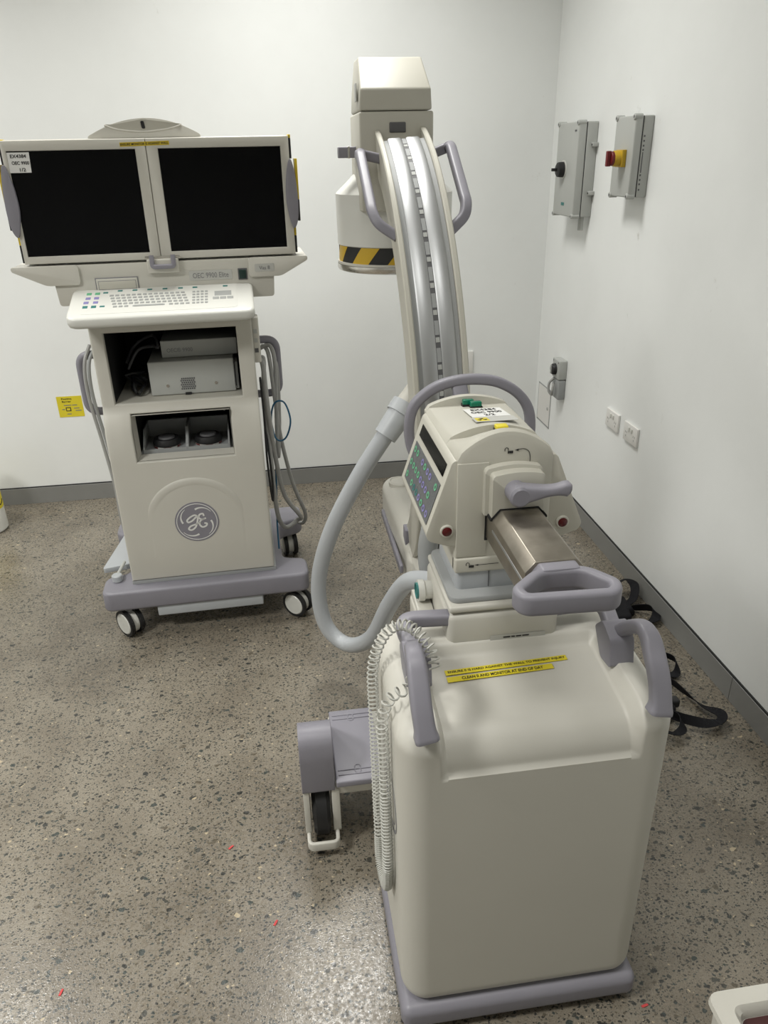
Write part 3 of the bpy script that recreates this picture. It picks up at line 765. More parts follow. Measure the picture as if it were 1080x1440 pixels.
# x-ray tube unit at the foot of the C
def tubehead():
    def fn(p):
        x, y, z = p
        t = (y-2.05)/0.6
        z -= 0.06*(1-ss(0.0, 0.45, t))*ss(0.32, 0.5, z)
        x += (0.44-x)*0.12*(1-ss(0.1, 0.6, t))
        return (x, y, z)
    return MB().rgrid(0.335, 0.555, 2.05, 2.62, 0.27, 0.485, 0.05, (6, 14, 6), 6, fn).build('tube_housing', 'white', CA, 50)
tubehead()
MB().lathe([(0, 0.478), (0.042, 0.478), (0.042, 0.492), (0.037, 0.496), (0.034, 0.492), (0, 0.492)], (0.395, 2.52, 0), 'z', 28).build('round_port', 'white', CA)
MB().box(0.325, 0.338, 2.10, 2.54, 0.345, 0.375, 0.005).build('bumper_strip', 'purple', CA)
MB().box(0.410, 0.46, 2.365, 2.432, 0.478, 0.492, 0.003).build('tube_bracket', 'purple', CA)
MB().box(0.352, 0.45, 2.145, 2.195, 0.42, 0.478, 0.004).build('tube_bracket', 'purple', CA)
MB().box(0.400, 0.46, 2.19, 2.31, 0.44, 0.487, 0.004).build('tube_bracket', 'purple', CA)
MB().rgrid(0.352, 0.412, 1.99, 2.135, 0.33, 0.438, 0.028, (2, 4, 2), 5, lambda p: (p.x+0.12*(2.135-p.y), p.y, p.z-0.25*max(0, 2.10-p.y))).build('tube_shield', 'white', CA, 60)
# hoses
h1 = [(0.39, 1.99, 1.03), (0.342, 1.97, 0.974), (0.279, 1.93, 0.91), (0.189, 1.95, 0.762), (0.102, 2.0, 0.564), (0.058, 2.05, 0.367), (0.072, 2.05, 0.211), (0.135, 2.0, 0.16), (0.199, 1.87, 0.267), (0.243, 1.76, 0.45), (0.28, 1.66, 0.578), (0.335, 1.56, 0.63)]
hz = MB().tube(smooth(h1[2:], 8), 0.0245, 16).build('cable_hose', 'hosegrey', CA)
def along(a, b, r0, r1, name, m, par=CA): return MB().tube([V(a), V(a)*0.5+V(b)*0.5, V(b)], lambda t: r0+(r1-r0)*t, 20).build(name, m, par)
along((0.41, 1.99, 1.055), (0.318, 1.952, 0.952), 0.030, 0.031, 'hose_stub', 'white')
along((0.326, 1.956, 0.962), (0.305, 1.945, 0.937), 0.040, 0.040, 'hose_collar', 'hosegrey', hz)
along((0.312, 1.949, 0.945), (0.262, 1.93, 0.883), 0.036, 0.032, 'hose_collar', 'hosegrey', hz)
MB().tube(smooth([(0.40, 1.76, 0.80), (0.365, 1.72, 0.755), (0.345, 1.70, 0.70), (0.337, 1.70, 0.64), (0.342, 1.69, 0.575), (0.36, 1.66, 0.50), (0.37, 1.62, 0.40)], 8), 0.026, 14).build('cable_hose', 'midgrey', CA)
MB().box(0.30, 0.46, 1.22, 1.34, 0.16, 0.744, 0.015).build('front_column', 'white', CA)

# coiled cord hung over the left push handle
def coil_path(axis, rad, turns_per_m, n_per=10):
    P = smooth(axis, 24); L = [0]
    for i in range(1, len(P)): L.append(L[-1]+(P[i]-P[i-1]).length)
    out = []; ds = 1.0/(turns_per_m(0.5)*n_per) if callable(turns_per_m) else 1.0/(turns_per_m*n_per)
    s = 0; ph = 0; i = 0; nrm = None
    while s < L[-1]-1e-4:
        while L[i+1] < s: i += 1
        t = (s-L[i])/(L[i+1]-L[i]); p = P[i].lerp(P[i+1], t); d = (P[i+1]-P[i]).normalized()
        if nrm is None: nrm = d.orthogonal().normalized()
        nrm = (nrm-d*nrm.dot(d)).normalized(); bn = d.cross(nrm)
        out.append(p+(nrm*math.cos(ph)+bn*math.sin(ph))*rad)
        f = s/L[-1]; tpm = turns_per_m(f) if callable(turns_per_m) else turns_per_m
        ph += 2*PI/n_per; s += 1.0/(tpm*n_per)
    return out
cax = [(0.178, 1.0, 0.80), (0.160, 0.975, 0.790), (0.134, 0.985, 0.765), (0.1205, 0.99, 0.715), (0.1215, 0.99, 0.617), (0.1225, 0.99, 0.477), (0.1235, 0.99, 0.36), (0.1235, 1.02, 0.272), (0.120, 1.08, 0.270), (0.121, 1.10, 0.35), (0.120, 1.10, 0.428), (0.119, 1.10, 0.557), (0.118, 1.10, 0.651), (0.118, 1.10, 0.735), (0.128, 1.10, 0.785), (0.148, 1.10, 0.820), (0.172, 1.09, 0.836), (0.192, 1.06, 0.840), (0.210, 1.03, 0.822), (0.214, 1.01, 0.795)]
def tpm(f):
    if f < 0.10: return 55
    if f < 0.22: return 95
    if f < 0.36: return 125
    if f < 0.52: return 210
    if f < 0.82: return 105
    return 90
cord = MB().tube(coil_path(cax, 0.0095, tpm, 9), 0.0018, 5).build('coiled_cord', 'cordgrey')
tag(cord, 'pale coiled cord looped over the left push handle of the C-arm', 'cord')

# ------------------------------------------------------------------ workstation console
WS = thing('imaging_workstation', (-0.33, 2.45, 0), 'white twin-monitor imaging workstation on castors against the back wall', 'workstation', R(2.2), local=True)
CX = -0.012
# base slab with castors
def slab():
    P = r2([(-0.372, -0.045), (0.365, -0.045), (0.365, 0.08), (0.275, 0.10), (0.275, 0.40), (0.375, 0.44), (0.375, 0.56), (-0.385, 0.56), (-0.385, 0.44), (-0.285, 0.40), (-0.285, 0.10), (-0.372, 0.08)], 0.035, 6)
    return MB().prism(P, 'z', 0.118, 0.196, 0.012, 3).build('base_frame', 'purple', WS)
slab()
MB().box(-0.19, 0.19, -0.036, 0.30, 0.078, 0.119, 0.004).build('under_tray', 'hosegrey', WS)
MB().box(-0.268, 0.248, 0.005, 0.50, 0.195, 0.212, 0.002).build('plinth', 'midgrey', WS)
def castor(x, y, yaw):
    M = Matrix.Translation(V((x, y, 0.052))) @ Matrix.Rotation(yaw, 4, 'Z')
    c = MB().disc((0, 0, 0), 0, 0.043, -0.014, 0.014, 'x', 28, 0.004).xf(M).build('castor', 'bright', WS)
    for sg in (-1, 1):
        t0, t1 = sorted((sg*0.013, sg*0.028))
        MB().disc((0, 0, 0), 0.036, 0.051, t0, t1, 'x', 32).xf(M).build('tyre', 'black', c)
        h0, h1 = sorted((sg*0.013, sg*0.031))
        MB().disc((0, 0, 0), 0, 0.041, h0, h1, 'x', 30, 0.003).xf(M).build('wheel_cover', 'bright', c)
    MB().disc((0, 0, 0), 0, 0.013, 0.03, 0.070, 'z', 16).xf(Matrix.Translation(V((x, y, 0.052)))).build('stem', 'midgrey', c)
    return c
castor(-0.297, -0.005, R(40)); castor(0.318, 0.0, R(48)); castor(0.318, 0.49, R(8)); castor(-0.33, 0.49, R(10))
# body: lower and upper shells with open bays
x0, x1 = CX-0.254, CX+0.254
YBK = 0.50
bo = MB()
n2 = (-0.179, 0.144, 0.662, 0.822)
n1 = (-0.223, 0.190, 0.856, 1.087)
zs, ze_ = 0.768, 0.846
def front_panel():
    """front skin with two rectangular holes, following lower face, sloped ledge and upper face"""
    def fy(z): return 0.0 if z <= zs else (0.04*(z-zs)/(ze_-zs) if z < ze_ else 0.04)
    xs = sorted({x0, x1, n1[0], n1[1], n2[0], n2[1], x0+0.02, x1-0.02})
    zz_ = sorted({0.212, 0.45, n2[2], n2[3], zs, ze_, n1[2], n1[3], 1.135, 0.56, 0.35})
    b = bmesh.new(); ids = {}
    def vt(i, j, back):
        k = (i, j, back)
        if k not in ids: ids[k] = b.verts.new((xs[i], (fy(zz_[j]) if not back else fy(zz_[j])+0.014), zz_[j]))
        return ids[k]
    def hole(i, j):
        cx, cz = (xs[i]+xs[i+1])/2, (zz_[j]+zz_[j+1])/2
        return any(a < cx < bb and c < cz < d for a, bb, c, d in (n1, n2))
    nx, nz = len(xs)-1, len(zz_)-1
    for i in range(nx):
        for j in range(nz):
            if hole(i, j): continue
            b.faces.new((vt(i, j, 0), vt(i+1, j, 0), vt(i+1, j+1, 0), vt(i, j+1, 0)))
            b.faces.new((vt(i, j, 1), vt(i, j+1, 1), vt(i+1, j+1, 1), vt(i+1, j, 1)))
            for (p, q, di, dj) in (((i, j), (i+1, j), 0, -1), ((i+1, j), (i+1, j+1), 1, 0), ((i+1, j+1), (i, j+1), 0, 1), ((i, j+1), (i, j), -1, 0)):
                ni, nj = i+di, j+dj
                if ni < 0 or nj < 0 or ni >= nx or nj >= nz or hole(ni, nj):
                    b.faces.new((vt(*p, 0), vt(*p, 1), vt(*q, 1), vt(*q, 0)))
    bmesh.ops.recalc_face_normals(b, faces=b.faces[:])
    es = [e for e in b.edges if e.calc_face_angle(0) > 0.6 and all(v.co.y < fy(v.co.z)+0.001 for v in e.verts)]
    bmesh.ops.bevel(b, geom=es, offset=0.007, segments=3, profile=0.5, affect='EDGES', clamp_overlap=True)
    return MB().bm(b)
front_panel().build('front_panel', 'white', WS, 30)
MB().prism(r2([(0.006, 0.212), (YBK, 0.212), (YBK, 1.12), (0.047, 1.12), (0.047, ze_), (0.006, zs-0.005)], 0.004, 2), 'x', x0+0.001, x0+0.012).build('side_panel', 'white', WS)
MB().prism(r2([(0.006, 0.212), (YBK, 0.212), (YBK, 1.12), (0.047, 1.12), (0.047, ze_), (0.006, zs-0.005)], 0.004, 2), 'x', x1-0.012, x1-0.001).build('side_panel', 'white', WS)
MB().box(x0+0.012, x1-0.012, YBK-0.01, YBK, 0.212, 1.12).build('rear_panel', 'white', WS)
MB().box(x0+0.012, x1-0.012, 0.05, YBK-0.01, 1.095, 1.135).build('top_panel', 'white', WS)
# bay liners
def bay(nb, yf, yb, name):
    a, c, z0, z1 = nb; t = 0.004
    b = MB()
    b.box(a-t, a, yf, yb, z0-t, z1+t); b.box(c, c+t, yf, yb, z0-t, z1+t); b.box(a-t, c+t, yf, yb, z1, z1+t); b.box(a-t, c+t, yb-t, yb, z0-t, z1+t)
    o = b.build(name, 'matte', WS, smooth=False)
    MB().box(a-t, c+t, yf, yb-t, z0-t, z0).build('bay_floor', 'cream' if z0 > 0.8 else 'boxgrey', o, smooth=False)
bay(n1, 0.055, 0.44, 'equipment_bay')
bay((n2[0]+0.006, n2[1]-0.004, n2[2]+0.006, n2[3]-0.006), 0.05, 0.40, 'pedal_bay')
# cream lip around the lower bay
lipb = MB()
lipb.loft([[V((n2[0]+0.001, 0.014, n2[2]+0.001)), V((n2[1]-0.001, 0.014, n2[2]+0.001)), V((n2[1]-0.001, 0.014, n2[3]-0.001)), V((n2[0]+0.001, 0.014, n2[3]-0.001))],
           [V((n2[0]+0.010, 0.052, n2[2]+0.010)), V((n2[1]-0.004, 0.052, n2[2]+0.010)), V((n2[1]-0.004, 0.052, n2[3]-0.006)), V((n2[0]+0.010, 0.052, n2[3]-0.006))]], cap=False)
lipb.build('bay_surround', 'white', WS, smooth=False)
# raised arch around the emblem
ap = []
for i in range(33):
    a = PI-PI*i/32; ap.append(V((-0.012+0.160*math.cos(a), 0.0, 0.44+0.145*math.sin(a))))
ap = [V((-0.172, 0, 0.30))]+ap+[V((0.148, 0, 0.30))]
MB().sweep(ap, lambda t: [(0.026, -0.002), (0.0, 0.0065*ss(0, 0.25, t)*(1-ss(0.75, 1, t))+0.0004), (-0.010, -0.002)], (0, -1, 0)).build('arch_moulding', 'white', WS, 80)
# round emblem with script monogram
EO = (-0.012, -0.0012, 0.425)
ex, ez = (1, 0, 0), (0, 0, 1)
def circ(r, n=48): return [(r*math.cos(2*PI*i/n), r*math.sin(2*PI*i/n)) for i in range(n)]
mono = MB().disc((EO[0], 0, EO[2]), 0, 0.076, -0.0012, 0.003, 'y', 48).build('emblem', 'purple', WS)
eb = MB().disc((EO[0], 0, EO[2]), 0.068, 0.0705, -0.0022, -0.001, 'y', 48)
q = 0.070/87
def st(pts, w): 
    P = smooth([((px-572)*q, -(py-307)*q, 0) for px, py in pts], 6)
    return ribbon2d([(p.x, p.y) for p in P], w, (EO[0], -0.0012, EO[2]), ex, ez, 0.001)
eb.add(*st([(577, 281), (565, 274), (546, 282), (531, 296), (535, 306), (552, 300), (570, 284), (577, 281), (575, 300), (564, 330), (546, 344), (533, 339), (542, 326), (566, 318), (586, 310)], 0.0062))
eb.add(*st([(604, 282), (600, 270), (586, 274), (582, 288), (594, 297), (612, 292)], 0.0062))
eb.add(*st([(606, 296), (588, 302), (582, 320), (592, 334), (608, 330), (613, 319), (602, 316)], 0.0062))
for k in range(4):
    a0 = R(35+90*k)
    P = [((0.062-0.014*t*t)*math.cos(a0+1.0*t), (0.062-0.014*t*t)*math.sin(a0+1.0*t)) for t in [i/10 for i in range(11)]]
    eb.add(*ribbon2d(P, lambda t: 0.0015+0.0055*t, (EO[0], -0.0012, EO[2]), ex, ez, 0.001))
eb.build('monogram', 'paper', mono, smooth=False)
# right flank connector strip and side handles
MB().box(x1-0.002, x1+0.022, 0.06, 0.115, 0.960, 1.11, 0.004).build('connector_strip', 'white', WS)
for z in (0.995, 1.028, 1.058):
    MB().box(x1+0.003, x1+0.015, 0.0585, 0.0615, z, z+0.014).build('connector_socket', 'darkgrey' if z < 1.0 else 'boxgrey', WS)
def side_handle(sg, yy):
    xa = CX+sg*0.250
    P = fillet([(xa, yy, 0.985), (xa+sg*0.085, yy, 0.985), (xa+sg*0.085, yy, 0.785), (xa, yy, 0.785)], 0.045, 8)
    MB().tube(P, 0.0145, 12).build('side_handle', 'purple', WS)
side_handle(-1, 0.22); side_handle(1, 0.30)
# foot rest and peg on the left of the base
MB().prism(r2([(-0.385, 0.11), (-0.285, 0.13), (-0.27, 0.42), (-0.335, 0.42)], 0.012), 'z', 0.196, 0.216, 0.005).build('cable_rest', 'hosegrey', WS)
MB().disc((-0.325, 0.045, 0.196), 0, 0.019, 0, 0.026, 'z', 20, 0.003).build('peg', 'hosegrey', WS)
MB().tube([(-0.325, 0.048, 0.215), (-0.305, 0.12, 0.232)], 0.006, 8).build('peg_rod', 'boxgrey', WS)

# keyboard shelf
def kz(y): return 1.160+(y+0.085)*0.29
def kbody():
    b = MB(); n = 8
    P = r2([(-0.300, -0.085), (0.256, -0.085), (0.256, 0.115), (-0.300, 0.115)], 0.03, 6)
    rings = []
    for dz, ins in ((-0.040, 0.010), (-0.036, 0.004), (-0.026, 0.0), (-0.0062, 0.0), (-0.002, 0.0025), (0.0, 0.008)):
        cx, cy = -0.022, 0.015
        ring = []
        for x, y in P:
            xx = cx+(x-cx)*(1-ins/0.278); y2 = cy+(y-cy)*(1-ins/0.1)
            ring.append(V((xx, y2, (kz(y2)+dz) if dz > -0.02 else kz(y2)*0.6+kz(-0.085)*0.4+dz+0.006)))
        rings.append(ring)
    return b.loft(rings)
kb = kbody().build('keyboard_shelf', 'bright', WS, 45)
kn = V((0, 1, 0.29)).normalized()
def kpt(x, y, o=0.0): return V((x, y, kz(y)+o))
def keycap(b, x, y, w, h, t=0.0022):
    A = [kpt(x-w/2, y-h/2), kpt(x+w/2, y-h/2), kpt(x+w/2, y+h/2), kpt(x-w/2, y+h/2)]
    B = [kpt(x-w*0.42, y-h*0.42, t), kpt(x+w*0.42, y-h*0.42, t), kpt(x+w*0.42, y+h*0.42, t), kpt(x-w*0.42, y+h*0.42, t)]
    b.loft([A, B])
def recess_plate():
    P = r2([(-0.262, -0.062), (0.205, -0.062), (0.205, 0.098), (-0.262, 0.098)], 0.016, 4)
    b = MB(); b.loft([[kpt(x, y, -0.001) for x, y in P], [kpt(x, y, 0.0006) for x, y in P]]); return b
recess_plate().build('keyboard_face', 'bright', kb)
kk = MB()
for r in range(6):
    y = 0.052-r*0.0185
    n = 14 if r < 5 else 0
    for c in range(n):
        if r == 4 and 3 <= c <= 9: continue
        keycap(kk, -0.178+c*0.0166+(0.004*r if r else 0), y, 0.0125, 0.0095)
    if r == 4: keycap(kk, -0.178+6*0.0166+0.016, y, 0.10, 0.0095)
    if r < 5:
        for c in range(4): keycap(kk, 0.072+c*0.0128, y, 0.0095, 0.0095)
tag(kk.build('key_rows', 'key', kb, smooth=False), kind='stuff')
ck = {'greenkey': [(-0.247, 0.070), (-0.222, 0.070)], 'violet': [(-0.247, 0.040), (-0.222, 0.040), (-0.250, 0.012), (-0.222, 0.012)], 'teal': [(-0.250, -0.016), (-0.225, -0.016), (-0.200, -0.016), (-0.198, 0.074), (-0.155, 0.083), (-0.110, 0.083), (-0.065, 0.083), (-0.018, 0.083), (0.030, 0.083), (0.075, 0.083), (0.170, 0.083)]}
for m_, lst in ck.items():
    for x, y in lst:
        b = MB(); keycap(b, x, y, 0.016, 0.016 if x < -0.21 else 0.009, 0.0016); b.build('function_key', m_, kb, smooth=False)
b = MB(); keycap(b, 0.162, 0.035, 0.058, 0.036, 0.001); b.build('touchpad', 'key', kb, smooth=False)
for x in (0.140, 0.162, 0.184):
    b = MB(); keycap(b, x, 0.003, 0.020, 0.016, 0.002); b.build('touchpad_button', 'key', kb, smooth=False)

# monitor tray with wings
def tray():
    P = r2([(-0.345, 1.168), (0.325, 1.168), (0.330, 1.25), (0.352, 1.252), (0.440, 1.276), (0.440, 1.290), (-0.466, 1.290), (-0.466, 1.276), (-0.375, 1.250), (-0.35, 1.245)], 0.010, 4)
    return MB().prism(P, 'y', 0.10, 0.36, 0.006, 3)
tr = tray().build('monitor_tray', 'white', WS)
for xa, xb, xc in ((-0.466, -0.270, -0.370), (0.440, 0.250, 0.352)):
    sg = 1 if xb > xa else -1
    MB().prism(r2([(xa, 1.278), (xa, 1.291), (xb, 1.291), (xb, 1.232), (xc, 1.232)], 0.012, 5), 'y', 0.090, 0.112, 0.004).build('wing_cover', 'white', tr)
MB().box(-0.228, -0.097, 0.0975, 0.105, 1.192, 1.249, 0.001).build('drive_gap', 'greyink', tr)
MB().box(-0.225, -0.10, 0.0955, 0.105, 1.195, 1.246, 0.002).build('disc_drive', 'white', tr)
MB().box(-0.2195, -0.1045, 0.0949, 0.0965, 1.2125, 1.2395).build('slot_gap', 'greyink', tr)
MB().box(-0.218, -0.106, 0.094, 0.0965, 1.214, 1.238, 0.001).build('disc_slot', 'cream', tr)
MB().box(-0.127, -0.108, 0.0935, 0.0965, 1.202, 1.209, 0.001).build('eject_button', 'white', tr)
MB().box(0.218, 0.240, 0.0945, 0.105, 1.228, 1.256, 0.001).build('power_switch', 'darkgreen', tr)
MB().box(0.2145, 0.2435, 0.0965, 0.105, 1.2245, 1.2595, 0.001).build('switch_frame', 'darkgrey', tr)
nm = plate((0.128, 0.0995, 1.243), (1, 0, 0), (0, 0, 1), 0.135, 0.030, 0.0012, 0.004).build('name_plate', 'clearlabel', tr, smooth=False)
text('OEC 9900 Elite', (0.128, 0.0980, 1.243), (1, 0, 0), (0, 0, 1), 0.112, 0.016, 'greyink', nm)
nm = plate((0.300, 0.0895, 1.260), (1, 0, 0), (0, 0, 1), 0.062, 0.024, 0.0008, 0.003).build('name_plate', 'clearlabel', tr, smooth=False)
text('Vas 8', (0.300, 0.0882, 1.260), (1, 0, 0), (0, 0, 1), 0.034, 0.011, 'greyink', nm)

# twin monitor head
YM = 0.10
mh = MB().box(-0.424, 0.404, YM+0.012, YM+0.085, 1.294, 1.640, 0.010).build('monitor_head', 'white', WS)
def bezel(xa, xb, sa, sb):
    b = bmesh.new(); za, zb, ya, yb = 1.297, 1.638, YM, YM+0.02
    s0, s1 = 1.319, 1.610
    o = [b.verts.new((x, ya, z)) for x, z in ((xa, za), (xb, za), (xb, zb), (xa, zb))]
    i = [b.verts.new((x, ya, z)) for x, z in ((sa, s0), (sb, s0), (sb, s1), (sa, s1))]
    o2 = [b.verts.new((v.co.x, yb, v.co.z)) for v in o]; i2 = [b.verts.new((v.co.x, ya+0.006, v.co.z)) for v in i]
    for k in range(4):
        l = (k+1) % 4
        b.faces.new((o[k], o[l], i[l], i[k])); b.faces.new((o[l], o[k], o2[k], o2[l])); b.faces.new((i[k], i[l], i2[l], i2[k]))
    bmesh.ops.recalc_face_normals(b, faces=b.faces[:])
    bmesh.ops.bevel(b, geom=[e for e in b.edges if len(e.link_faces) == 2 and e.calc_face_angle(0) > 0.5 and min(v.co.y for v in e.verts) < ya+1e-4 and max(v.co.y for v in e.verts) < ya+1e-4], offset=0.004, segments=2, affect='EDGES', profile=0.5)
    z = MB().bm(b).build('screen_bezel', 'white', WS)
    MB().box(sa-0.002, sb+0.002, ya+0.004, ya+0.010, s0-0.002, s1+0.002).build('screen', 'screen', z, smooth=False)
    return z
bz1 = bezel(-0.424, -0.0185, -0.410, -0.050)
bz2 = bezel(-0.0175, 0.404, 0.016, 0.378)
al = plate((-0.381, YM+0.0035, 1.580), (1, 0, 0.0), (0.05, 0, 1), 0.062, 0.054, 0.0006).build('asset_label', 'clearlabel', bz1, smooth=False)
al.data.materials.clear(); al.data.materials.append(MT['paper'])
for k, (tx, w_) in enumerate((('EX4384', 0.044), ('OEC 9900', 0.048), ('1/2', 0.017))):
    text(tx, (-0.380+0.003*k, YM+0.0025, 1.597-0.018*k), (1, 0, 0), (0.05, 0, 1), w_, 0.0095, 'ink', bz1, bold=0.02)
tp = plate((-0.020, YM-0.0002, 1.6235), (1, 0, 0.02), (0, 0, 1), 0.142, 0.011, 0.0006).build('warning_tape', 'yellow', mh, smooth=False)
text('ENSURE MONITOR IS AGAINST WALL', (-0.020, YM-0.0010, 1.6235), (1, 0, 0.02), (0, 0, 1), 0.138, 0.0065, 'ink', mh, bold=0.02)
# crescent side grips and black-yellow edge trim
for sg, xe in ((-1, -0.424), (1, 0.404)):
    P = [(xe, 1.375), (xe+sg*0.013, 1.395), (xe+sg*0.018, 1.44), (xe+sg*0.016, 1.50), (xe+sg*0.009, 1.555), (xe, 1.575), (xe-sg*0.010, 1.55), (xe-sg*0.017, 1.50), (xe-sg*0.018, 1.45), (xe-sg*0.010, 1.40)]
    P = [(p.x, p.y) for p in smooth([(a_, b_, 0) for a_, b_ in P], 4, True)]
    MB().prism(P, 'y', YM-0.010, YM+0.06, 0.004).build('side_grip', 'purple', mh)
    for k, (za, zb) in enumerate(((1.30, 1.352), (1.352, 1.395), (1.395, 1.458), (1.458, 1.575), (1.575, 1.632), (1.632, 1.642))):
        ox = 0.0035+(0.016 if 1.39 < za < 1.57 else 0)
        xa, xb = sorted((xe+sg*(ox-0.0035), xe+sg*(ox+0.004)))
        MB().box(xa, xb, YM+0.012, YM+0.07, za, zb, 0.001, 1).build('edge_tape', 'yellow' if k % 2 else 'black', mh)
# latch under the monitors
lt = MB().box(-0.062, 0.034, YM-0.020, YM+0.01, 1.258, 1.300, 0.004).build('latch_block', 'white', tr)
MB().sweep(fillet([(-0.045, YM-0.022, 1.312), (-0.045, YM-0.026, 1.278), (0.020, YM-0.026, 1.278), (0.020, YM-0.022, 1.312)], 0.008, 4), rrect(0.014, 0.016, 0.004, 3), (0, 1, 0)).build('latch_handle', 'purple', lt)
MB().tube([(-0.066, YM-0.008, 1.303), (0.040, YM-0.008, 1.303)], 0.005, 10).build('latch_bar', 'chrome', lt)
# crown on top with sensor slot
cr_ = [(-0.180, 1.640), (-0.172, 1.650), (-0.101, 1.679), (-0.018, 1.692), (0.062, 1.682), (0.135, 1.652), (0.143, 1.640)]
crp = [(p.x, p.y) for p in smooth([(a_, b_, 0) for a_, b_ in cr_], 5)]
cw = MB().prism(crp, 'y', YM+0.020, YM+0.075, 0.003).build('head_crown', 'white', WS)
rim = smooth([(-0.128, 0, 1.674), (-0.09, 0, 1.662), (-0.02, 0, 1.656), (0.05, 0, 1.662), (0.092, 0, 1.673)], 6)
MB().tube([V((p.x, YM+0.020, p.z)) for p in rim], 0.0032, 8).build('crown_rib', 'white', cw)
cp_ = [(p.x, p.z+0.002) for p in rim]+[(0.062, 1.679), (-0.018, 1.689), (-0.101, 1.676)]
MB().prism(cp_, 'y', YM+0.0185, YM+0.03).build('crown_recess', 'cream', cw)
MB().prism(r2([(-0.023, 1.664), (-0.013, 1.664), (-0.015, 1.684), (-0.025, 1.684)], 0.004), 'y', YM+0.017, YM+0.03).build('sensor_slot', 'black', cw)

# ---- things inside and hung on the console (in the console's own frame)
WR = Matrix.Translation(V((-0.33, 2.45, 0))) @ Matrix.Rotation(R(2.2), 4, 'Z')
def wthing(name, p, label, cat, group=None):
    o = thing(name, WR @ V(p), label, cat, R(2.2), group, local=True); FR[o.name] = V(p); return o
def wmesh(mb, name, m, label, cat, group=None):
    mb.xf(WR); return tag(mb.build(name, m), label, cat, group)
pr = wthing('video_printer', (0.03, 0.2, 0.8565), 'pale grey boxy printer in the upper bay of the workstation', 'printer')
MB().box(-0.112, 0.170, 0.105, 0.36, 0.8575, 0.972, 0.004).build('printer_body', 'boxgrey', pr)
MB().box(0.150, 0.182, 0.115, 0.36, 0.862, 0.955, 0.003).build('printer_flank', 'boxgrey', pr)
MB().box(0.1695, 0.1735, 0.103, 0.12, 0.875, 0.955).build('printer_slot', 'black', pr)
for x in (-0.055, 0.105):
    MB().disc((x, 0.105, 0.890), 0, 0.0055, -0.0015, 0.001, 'y', 14).build('screw', 'chrome', pr)
for i in range(7):
    for j in range(6):
        MB().box(-0.012+0.0068*i+(0.003 if j % 2 else 0), -0.0075+0.0068*i+(0.003 if j % 2 else 0), 0.1035, 0.1055, 0.874+0.0070*j, 0.8785+0.0070*j).build('vent_hole', 'darkgrey', pr, smooth=False)
MB().box(0.0, 0.020, 0.098, 0.115, 0.8572, 0.864).build('printer_foot', 'black', pr)
bd = wthing('ring_binder', (0.07, 0.2, 0.973), 'white binder with printed spine lying on the printer', 'binder')
MB().box(-0.066, 0.186, 0.150, 0.40, 0.974, 1.031, 0.003).build('binder_cover', 'boxgrey', bd)
text('OEC® 9900', (-0.005, 0.1495, 0.999), (1, 0, 0), (0, 0, 1), 0.085, 0.014, 'greyink', bd)
random.seed(11)
def tangle(c, s, n, seed):
    rr = random.Random(seed); return smooth([(c[0]+rr.uniform(-1, 1)*s[0], c[1]+rr.uniform(-1, 1)*s[1], c[2]+rr.uniform(-1, 1)*s[2]) for _ in range(n)], 8)
wmesh(MB().tube(tangle((-0.165, 0.16, 0.895), (0.030, 0.06, 0.030), 14, 5), 0.0045, 7), 'power_cable', 'black', 'tangled black power cable left of the printer in the upper bay', 'cable')
wmesh(MB().tube(smooth([(-0.19, 0.2, 0.93), (-0.15, 0.22, 0.99), (-0.10, 0.2, 1.005), (-0.075, 0.16, 1.01), (-0.1, 0.26, 1.03), (-0.17, 0.3, 0.99), (-0.20, 0.25, 0.94)], 8), 0.005, 7), 'video_cable', 'darkgrey', 'dark cable arching up to the binder in the upper bay', 'cable')
ft = wthing('pedal_tray', (-0.017, 0.12, 0.668), 'dark grey two-compartment tray in the lower bay of the workstation', 'tray')
MB().box(-0.163, 0.130, 0.062, 0.24, 0.6685, 0.674).build('tray_floor', 'midgrey', ft)
for xa, xb in ((-0.163, -0.157), (-0.020, -0.010), (0.124, 0.130)):
    MB().prism([(0.062, 0.674), (0.24, 0.674), (0.24, 0.735), (0.13, 0.735), (0.075, 0.695), (0.062, 0.690)], 'x', xa, xb, 0.001).build('divider', 'midgrey', ft)
MB().box(-0.157, 0.124, 0.228, 0.24, 0.674, 0.735).build('tray_back', 'midgrey', ft)
MB().box(-0.157, 0.124, 0.062, 0.066, 0.674, 0.683).build('tray_lip', 'midgrey', ft)
for x, w in ((-0.087, 'left'), (0.055, 'right')):
    p = wthing('foot_switch', (x, 0.125, 0.6745), 'round black foot switch with red rim in the %s half of the grey tray' % w, 'foot switch')
    MB().lathe([(0, 0.675), (0.046, 0.675), (0.046, 0.682), (0, 0.682)], (x, 0.12, 0), 'z', 32).build('switch_base', 'bright', p)
    for k in range(3): 
        A = [V((x+0.0465*math.cos(R(200+60*k+6*i)), 0.12+0.0465*math.sin(R(200+60*k+6*i)), 0.676)) for i in range(6)]
        MB().add(A+[v+V((0, 0, 0.005)) for v in A], [[i, i+1, 7+i, 6+i] for i in range(5)]).build('red_mark', 'redknob', p)
    MB().lathe([(0, 0.682), (0.047, 0.682), (0.048, 0.690), (0.042, 0.704), (0, 0.704)], (x, 0.12, 0), 'z', 32).build('switch_dome', 'black', p)
    MB().lathe([(0, 0.704), (0.029, 0.704), (0.027, 0.710), (0, 0.710)], (x, 0.12, 0), 'z', 28).build('switch_cap', 'darkgrey', p)
